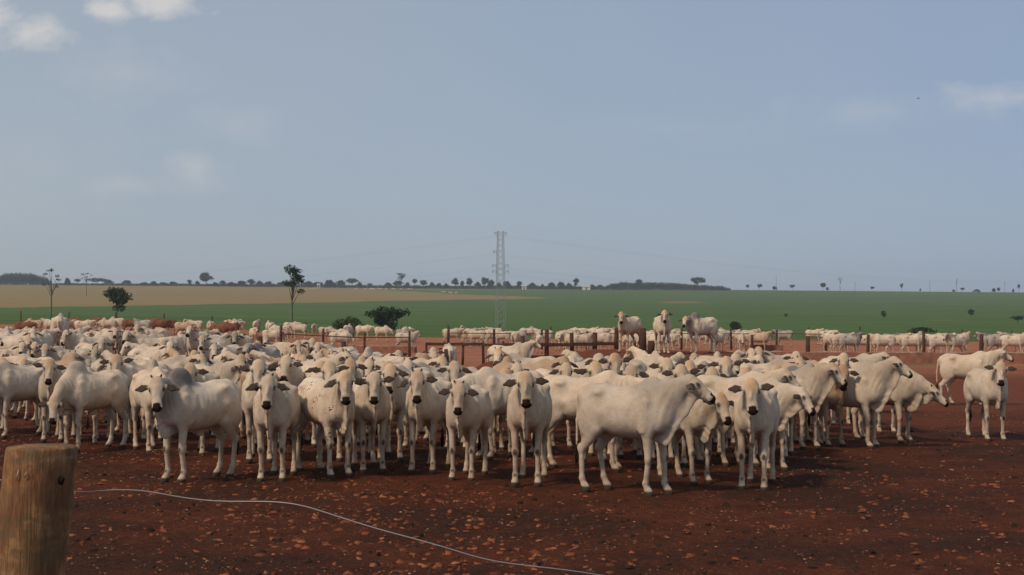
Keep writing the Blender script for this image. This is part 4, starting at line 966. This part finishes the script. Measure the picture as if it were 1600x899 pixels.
tree(1228, 497, 490, 5, 'round', 'speck of a tree on the green slope right of centre', M_LEAF, seed=20)
tree(998, 453, 437, 15, 'round', 'round dark tree standing before the distant wood', M_LEAF, seed=21)
# skyline
SKY = [(105,443,434,10,'bush'),(121,443,436,7,'flat'),(152,444,435,24,'flat'),(170,444,437,14,'bush'),(198,445,438,16,'bush'),(225,445,441,14,'bush'),(240,445,439,10,'bush'),(255,445,441,14,'bush'),(270,445,440,12,'bush'),
 (296,446,438,8,'round'),(308,446,439,9,'bush'),(322,446,426,18,'round'),(336,446,440,8,'bush'),(348,446,439,10,'round'),(362,446,441,16,'bush'),(378,446,438,14,'bush'),(392,446,437,12,'round'),(405,447,439,12,'bush'),
 (420,447,440,14,'bush'),(438,447,441,12,'bush'),(480,447,439,16,'bush'),(497,447,440,16,'bush'),(515,447,437,18,'bush'),(532,448,438,16,'bush'),(550,448,435,14,'flat'),(562,448,440,8,'bush'),(578,448,443,6,'flat'),
 (606,448,441,12,'bush'),(627,448,427,11,'tall'),(622,448,438,16,'round'),(637,448,441,10,'bush'),(648,448,436,6,'flat'),(662,449,438,11,'round'),(675,449,441,9,'bush'),(686,449,442,10,'bush'),(697,449,443,8,'bush'),
 (711,449,435,10,'round'),(722,449,438,9,'bush'),(733,449,435,10,'round'),(746,449,440,10,'bush'),(758,449,433,12,'round'),(768,449,437,11,'bush'),(780,449,440,8,'bush'),(792,449,438,12,'bush'),(811,450,440,8,'round'),
 (832,450,442,12,'bush'),(848,450,444,7,'bush'),(862,450,441,12,'bush'),(876,450,440,14,'bush'),(889,450,442,10,'bush'),(900,450,435,8,'round'),(925,450,444,10,'bush'),(938,450,444,9,'bush'),(1091,452,433,19,'flat'),
 (1168,453,445,4,'flat'),(1187,453,444,6,'flat'),(1210,453,447,8,'bush'),(1238,453,445,6,'flat'),(1286,453,442,7,'flat'),(1293,453,449,5,'bush'),(1313,453,432,6,'bare'),(1363,454,448,5,'flat'),(1409,454,443,4,'flat'),(1438,454,451,3,'bush'),(1490,455,452,4,'bush'),(1495,455,435,3,'bare'),
 (1504,455,450,5,'flat'),(1526,455,452,10,'bush'),(1553,456,450,6,'bush'),(1560,456,450,6,'round'),(1583,456,451,3,'bush'),(1592,456,444,3,'flat')]
SKY = [(px, yb, yt, w_, st) for px, yb, yt, w_, st in SKY]
lm = [(0,'at the left edge'),(135,'behind the thin sparse tree'),(184,'above the round lone tree'),(322,'around the left skyline tree'),(457,'beside the tall dark crown'),(545,'above the low olive bush'),(627,'above the spreading tree'),(711,'left of the pylon'),(782,'behind the pylon'),(870,'right of the pylon'),(1000,'above the mound cows'),(1160,'past the distant wood'),(1298,'right of the distant wood'),(1438,'above the flat-topped tree'),(1540,'near the right edge')]
bs = {}
for i, s in enumerate(sorted(SKY)):
    a = min(lm, key=lambda a: abs(a[0]-s[0])); bs.setdefault(a[1], []).append(s)
k_ = 0
for wd, ls_ in bs.items():
    for j, (px, yb, yt, wp, st) in enumerate(ls_):
        k_ += 1; Yd = CREST-25+rnd.uniform(-20, 20)
        kw = {'flat':'flat-topped','bush':'low bushy','round':'rounded','tall':'tall','bare':'thin sparse'}[st]
        tree(px, 0, yt-.5, wp*1.15, st, f'{kw} tree on the skyline {wd}, {ORD[j]} from left', M_LEAF, seed=100+k_, d=Yd, group='trees along the skyline')
def wood_mass(name, spans, d, label, seed):
    r = random.Random(seed); cl = []
    X0 = at(spans[0][0], d)
    for (px, yt) in [(p, np.interp(p, [s[0] for s in spans], [s[1] for s in spans])) for p in np.arange(spans[0][0], spans[-1][0], 2.2)]:
        for row in range(3):
            D = d+row*12-10; X = at(px+r.uniform(-1,1), D); z = float(ground_z(X, D)); top = CAMZ+(HOR-yt+r.uniform(-1.5,.6))*D/FPX; h_ = max(top-z, .8)
            cl.append(((X-X0, D-d, z+h_*.62), (1.7, 1.7, h_*.36))); cl.append(((X-X0, D-d, z+h_*.3), (1.8, 1.7, h_*.35)))
    V, Q = leaves(cl, 9, .55, seed); o = link(name, np_mesh(name, V, Q, [M_LEAF])); o.location = (X0, d, 0); tag(o, label, kind='stuff')
wood_mass('distant_wood', [(-60,434),(-5,432),(8,426),(30,425),(50,426),(62,430),(72,433),(80,439)], 1275, 'far dark wood on the skyline at the left', 1)
wood_mass('distant_wood', [(942,448),(955,443),(972,440),(990,441),(1010,440),(1040,441),(1070,443),(1100,445),(1128,447),(1142,451)], 1275, 'far dark wood on the skyline right of centre', 2)
wood_mass('distant_hedge', [(84,443),(100,442),(200,443),(340,443),(440,444),(560,445),(700,446),(800,446),(940,447)], 1280, 'thin line of far bushes along the skyline', 3)
# sheds on the skyline
M_WALL = plain('whitewash', (.62,.60,.56), .1, .5); M_ROOF = plain('pale_roof', (.45,.40,.36), .1, .5)
for px, wpx, hpx, lb in ((498,4,3,'tiny white shed on the skyline right of the tall dark-crowned tree'),(819,7,3.5,'tiny white house on the skyline right of the pylon'),(916,12,3.2,'low white farm building on the skyline above the corral posts')):
    d = 1262; s = d/FPX; X = at(px, d); z = float(ground_z(X, d)); root = link('farm_building', None); root.location = (X, d, z); tag(root, lb, 'building', 'white buildings on the skyline')
    W, H2 = wpx*s, hpx*s*.8+1.2; v, f = box(-W/2, W/2, -3, 3, -1.5, H2); mesh_obj('wall', v, f, M_WALL, root)
    v = [(-W/2-.3,-3.4,H2+.003),(W/2+.3,-3.4,H2+.003),(W/2+.3,3.4,H2+.003),(-W/2-.3,3.4,H2+.003),(-W/2-.3,0,H2+1.2),(W/2+.3,0,H2+1.2)]
    mesh_obj('roof', v, [(0,1,5,4),(2,3,4,5),(0,4,3),(1,2,5),(0,3,2,1)], M_ROOF, root)
    v, f = box(-.6, .6, -3.05, -2.95, 0, min(H2*.8, 2)); mesh_obj('door', v, f, M_DARKWOOD, root)
# pylon
M_STEEL = NT('galvanised_steel', .55, .4); M_STEEL.col((.24,.25,.26)); M_STEEL = M_STEEL.m
def join(parts):
    vs = []; fs = []
    for v, f in parts: o = len(vs); vs += [tuple(q) for q in v]; fs += [tuple(j+o for j in g) for g in f]
    return vs, fs
def pylon(px, Yd, ytop, label, tw=.55):
    X = at(px, Yd); z = float(ground_z(X, Yd)); Hh = CAMZ+(HOR-ytop)*Yd/FPX-z; root = link('pylon', None); root.location = (X, Yd, z); root.rotation_euler.z = .25
    tag(root, label, 'pylon'); W = lambda t: Hh*(.018*(1-t)+.027); T = Hh*.0011
    for sx, sy in ((1,1),(1,-1),(-1,1),(-1,-1)):
        v, f = tube([(sx*W(t)/1.0, sy*W(t), -.3*(t == 0)+Hh*t) for t in np.linspace(0,1,8)], [T*1.7]*8, 4); mesh_obj('leg', v, f, M_STEEL, root)
    pr = []; n = 17
    for i in range(n):
        t0 = i/n; t1 = (i+1)/n; a, b = W(t0), W(t1); z0, z1 = Hh*t0, Hh*t1
        for (p, q) in (((-a,-a),(b,-b)),((a,-a),(-b,-b)),((-a,a),(b,b)),((a,a),(-b,b)),((-a,-a),(-b,b)),((-a,a),(-b,-b)),((a,-a),(b,b)),((a,a),(b,-b))):
            pr.append(tube([(p[0],p[1],z0),(q[0],q[1],z1)], [T]*2, 4))
    v, f = join(pr); mesh_obj('lattice', v, f, M_STEEL, root)
    tips = []
    for t, L2 in ((.985, .062), (.80, .075), (.66, .085), (.60, .085)):
        zz = Hh*t; L3 = Hh*L2; ww = W(t); pr = []
        for s in (-1, 1):
            if t > .7 and s == 1 and t < .9: continue
            for y in (-ww, ww): pr += [tube([(s*ww,y,zz),(s*L3,0,zz)], [T]*2, 4), tube([(s*ww,y,zz-Hh*.035),(s*L3,0,zz)], [T]*2, 4)]
            pr.append(tube([(s*ww,-ww,zz),(s*(ww+L3)/2,ww*.5,zz)], [T]*2, 4)); tips.append((s, (s*L3, 0, zz-Hh*.03)))
            v, f = tube([(s*L3,0,zz),(s*L3,0,zz-Hh*.015),(s*L3,0,zz-Hh*.03)], (T*1.2,T*2.2,T*1.2), 6); mesh_obj('insulator', v, f, M_STEEL, root)
        v, f = join(pr); mesh_obj('crossarm', v, f, M_STEEL, root)
    mw = Matrix.Translation(root.location) @ Matrix.Rotation(.25, 4, 'Z')
    return [(s, mw @ Vector(p)) for s, p in tips]
A = pylon(782, 236, 361, 'tall grey lattice power pylon standing in the green field at centre')
B = pylon(-150, 760, 398, 'distant lattice power pylon beyond the left edge')
C = pylon(1800, 800, 408, 'distant lattice power pylon beyond the right edge')
nm = ['topmost','second','third','fourth','fifth','sixth','lowest']
for (other, side, wd) in ((B,'left','left'),(C,'right','right')):
    for i, (a, b) in enumerate(zip(A, other)):
        p, q = a[1], b[1]; pts = [p.lerp(q, t)-Vector((0,0,9*4*t*(1-t))) for t in np.linspace(0,1,25)]
        v, f = tube([x-p for x in pts], [.0065]*25, 4); o = mesh_obj('power_line', v, f, M_STEEL, None); o.location = p
        tag(o, f'thin power line sagging from the pylon to the {wd}, {nm[i]} of seven', 'power line', 'power lines hung from the pylon')
# utility poles far right
for i, (px, yt) in enumerate(((1336,441),(1213,432),(1453,440),(1570,441))):
    d = CREST-60; X = at(px, d); z = float(ground_z(X, d)); h_ = CAMZ+(HOR-yt)*d/FPX-z
    root = link('utility_pole', None); root.location = (X, d, z); tag(root, f'thin utility pole on the right skyline, {ORD[i]} from left', 'pole', 'utility poles on the skyline')
    v, f = tube([(0,0,-.5),(0,0,h_)], (.16,.12), 6); mesh_obj('pole', v, f, M_BARK, root); v, f = beam((-1.1,-.15,h_-.6),(1.1,-.15,h_-.6),.12,.12); mesh_obj('crossarm', v, f, M_BARK, root)
# bird
d = 150.0; bx, bz = at(1437, d), CAMZ+(HOR-153)*d/FPX
root = link('bird', None); root.location = (bx, d, bz); tag(root, 'small dark bird flying high at the right', 'bird')
M_BIRD = plain('dark_feathers', (.03,.028,.03), .2, 20)
v, f = tube([(-.16,0,0),(-.08,0,.01),(0,0,.015),(.09,0,.01),(.15,0,.0)], (.008,.03,.04,.03,.008), 8)
for s in (1,-1):
    o = len(v); w1 = [(.06,s*.02,.02),(-.06,s*.02,.02),(-.05,s*.16,.07),(.05,s*.14,.07),(-.06,s*.30,.03)]; v += w1+[(x,y,z-.008) for x,y,z in w1]
    f += [tuple(o+j for j in g) for g in ((0,1,2,3),(3,2,4),(5,8,7,6),(8,9,7),(0,3,8,5),(3,4,9,8),(4,2,7,9),(2,1,6,7))]
mesh_obj('body', v, f, M_BIRD, root)
# ------------------------------------------------------------------ the air
HAZE = 0.00021
if HAZE > 0:
    v, f = box(-9000, 9000, -90, 9300, -24, 52); m = bpy.data.materials.new('haze'); m.use_nodes = True; nt = m.node_tree; nt.nodes.clear()
    o_ = nt.nodes.new('ShaderNodeOutputMaterial'); pv = nt.nodes.new('ShaderNodeVolumePrincipled'); pv.inputs['Density'].default_value = HAZE; pv.inputs['Color'].default_value = (.82,.91,1.0,1); pv.inputs['Anisotropy'].default_value = .1
    nt.links.new(pv.outputs[0], o_.inputs['Volume']); tag(mesh_obj('haze', v, f, m), 'pale blue haze in the air over the whole farmland', kind='stuff')
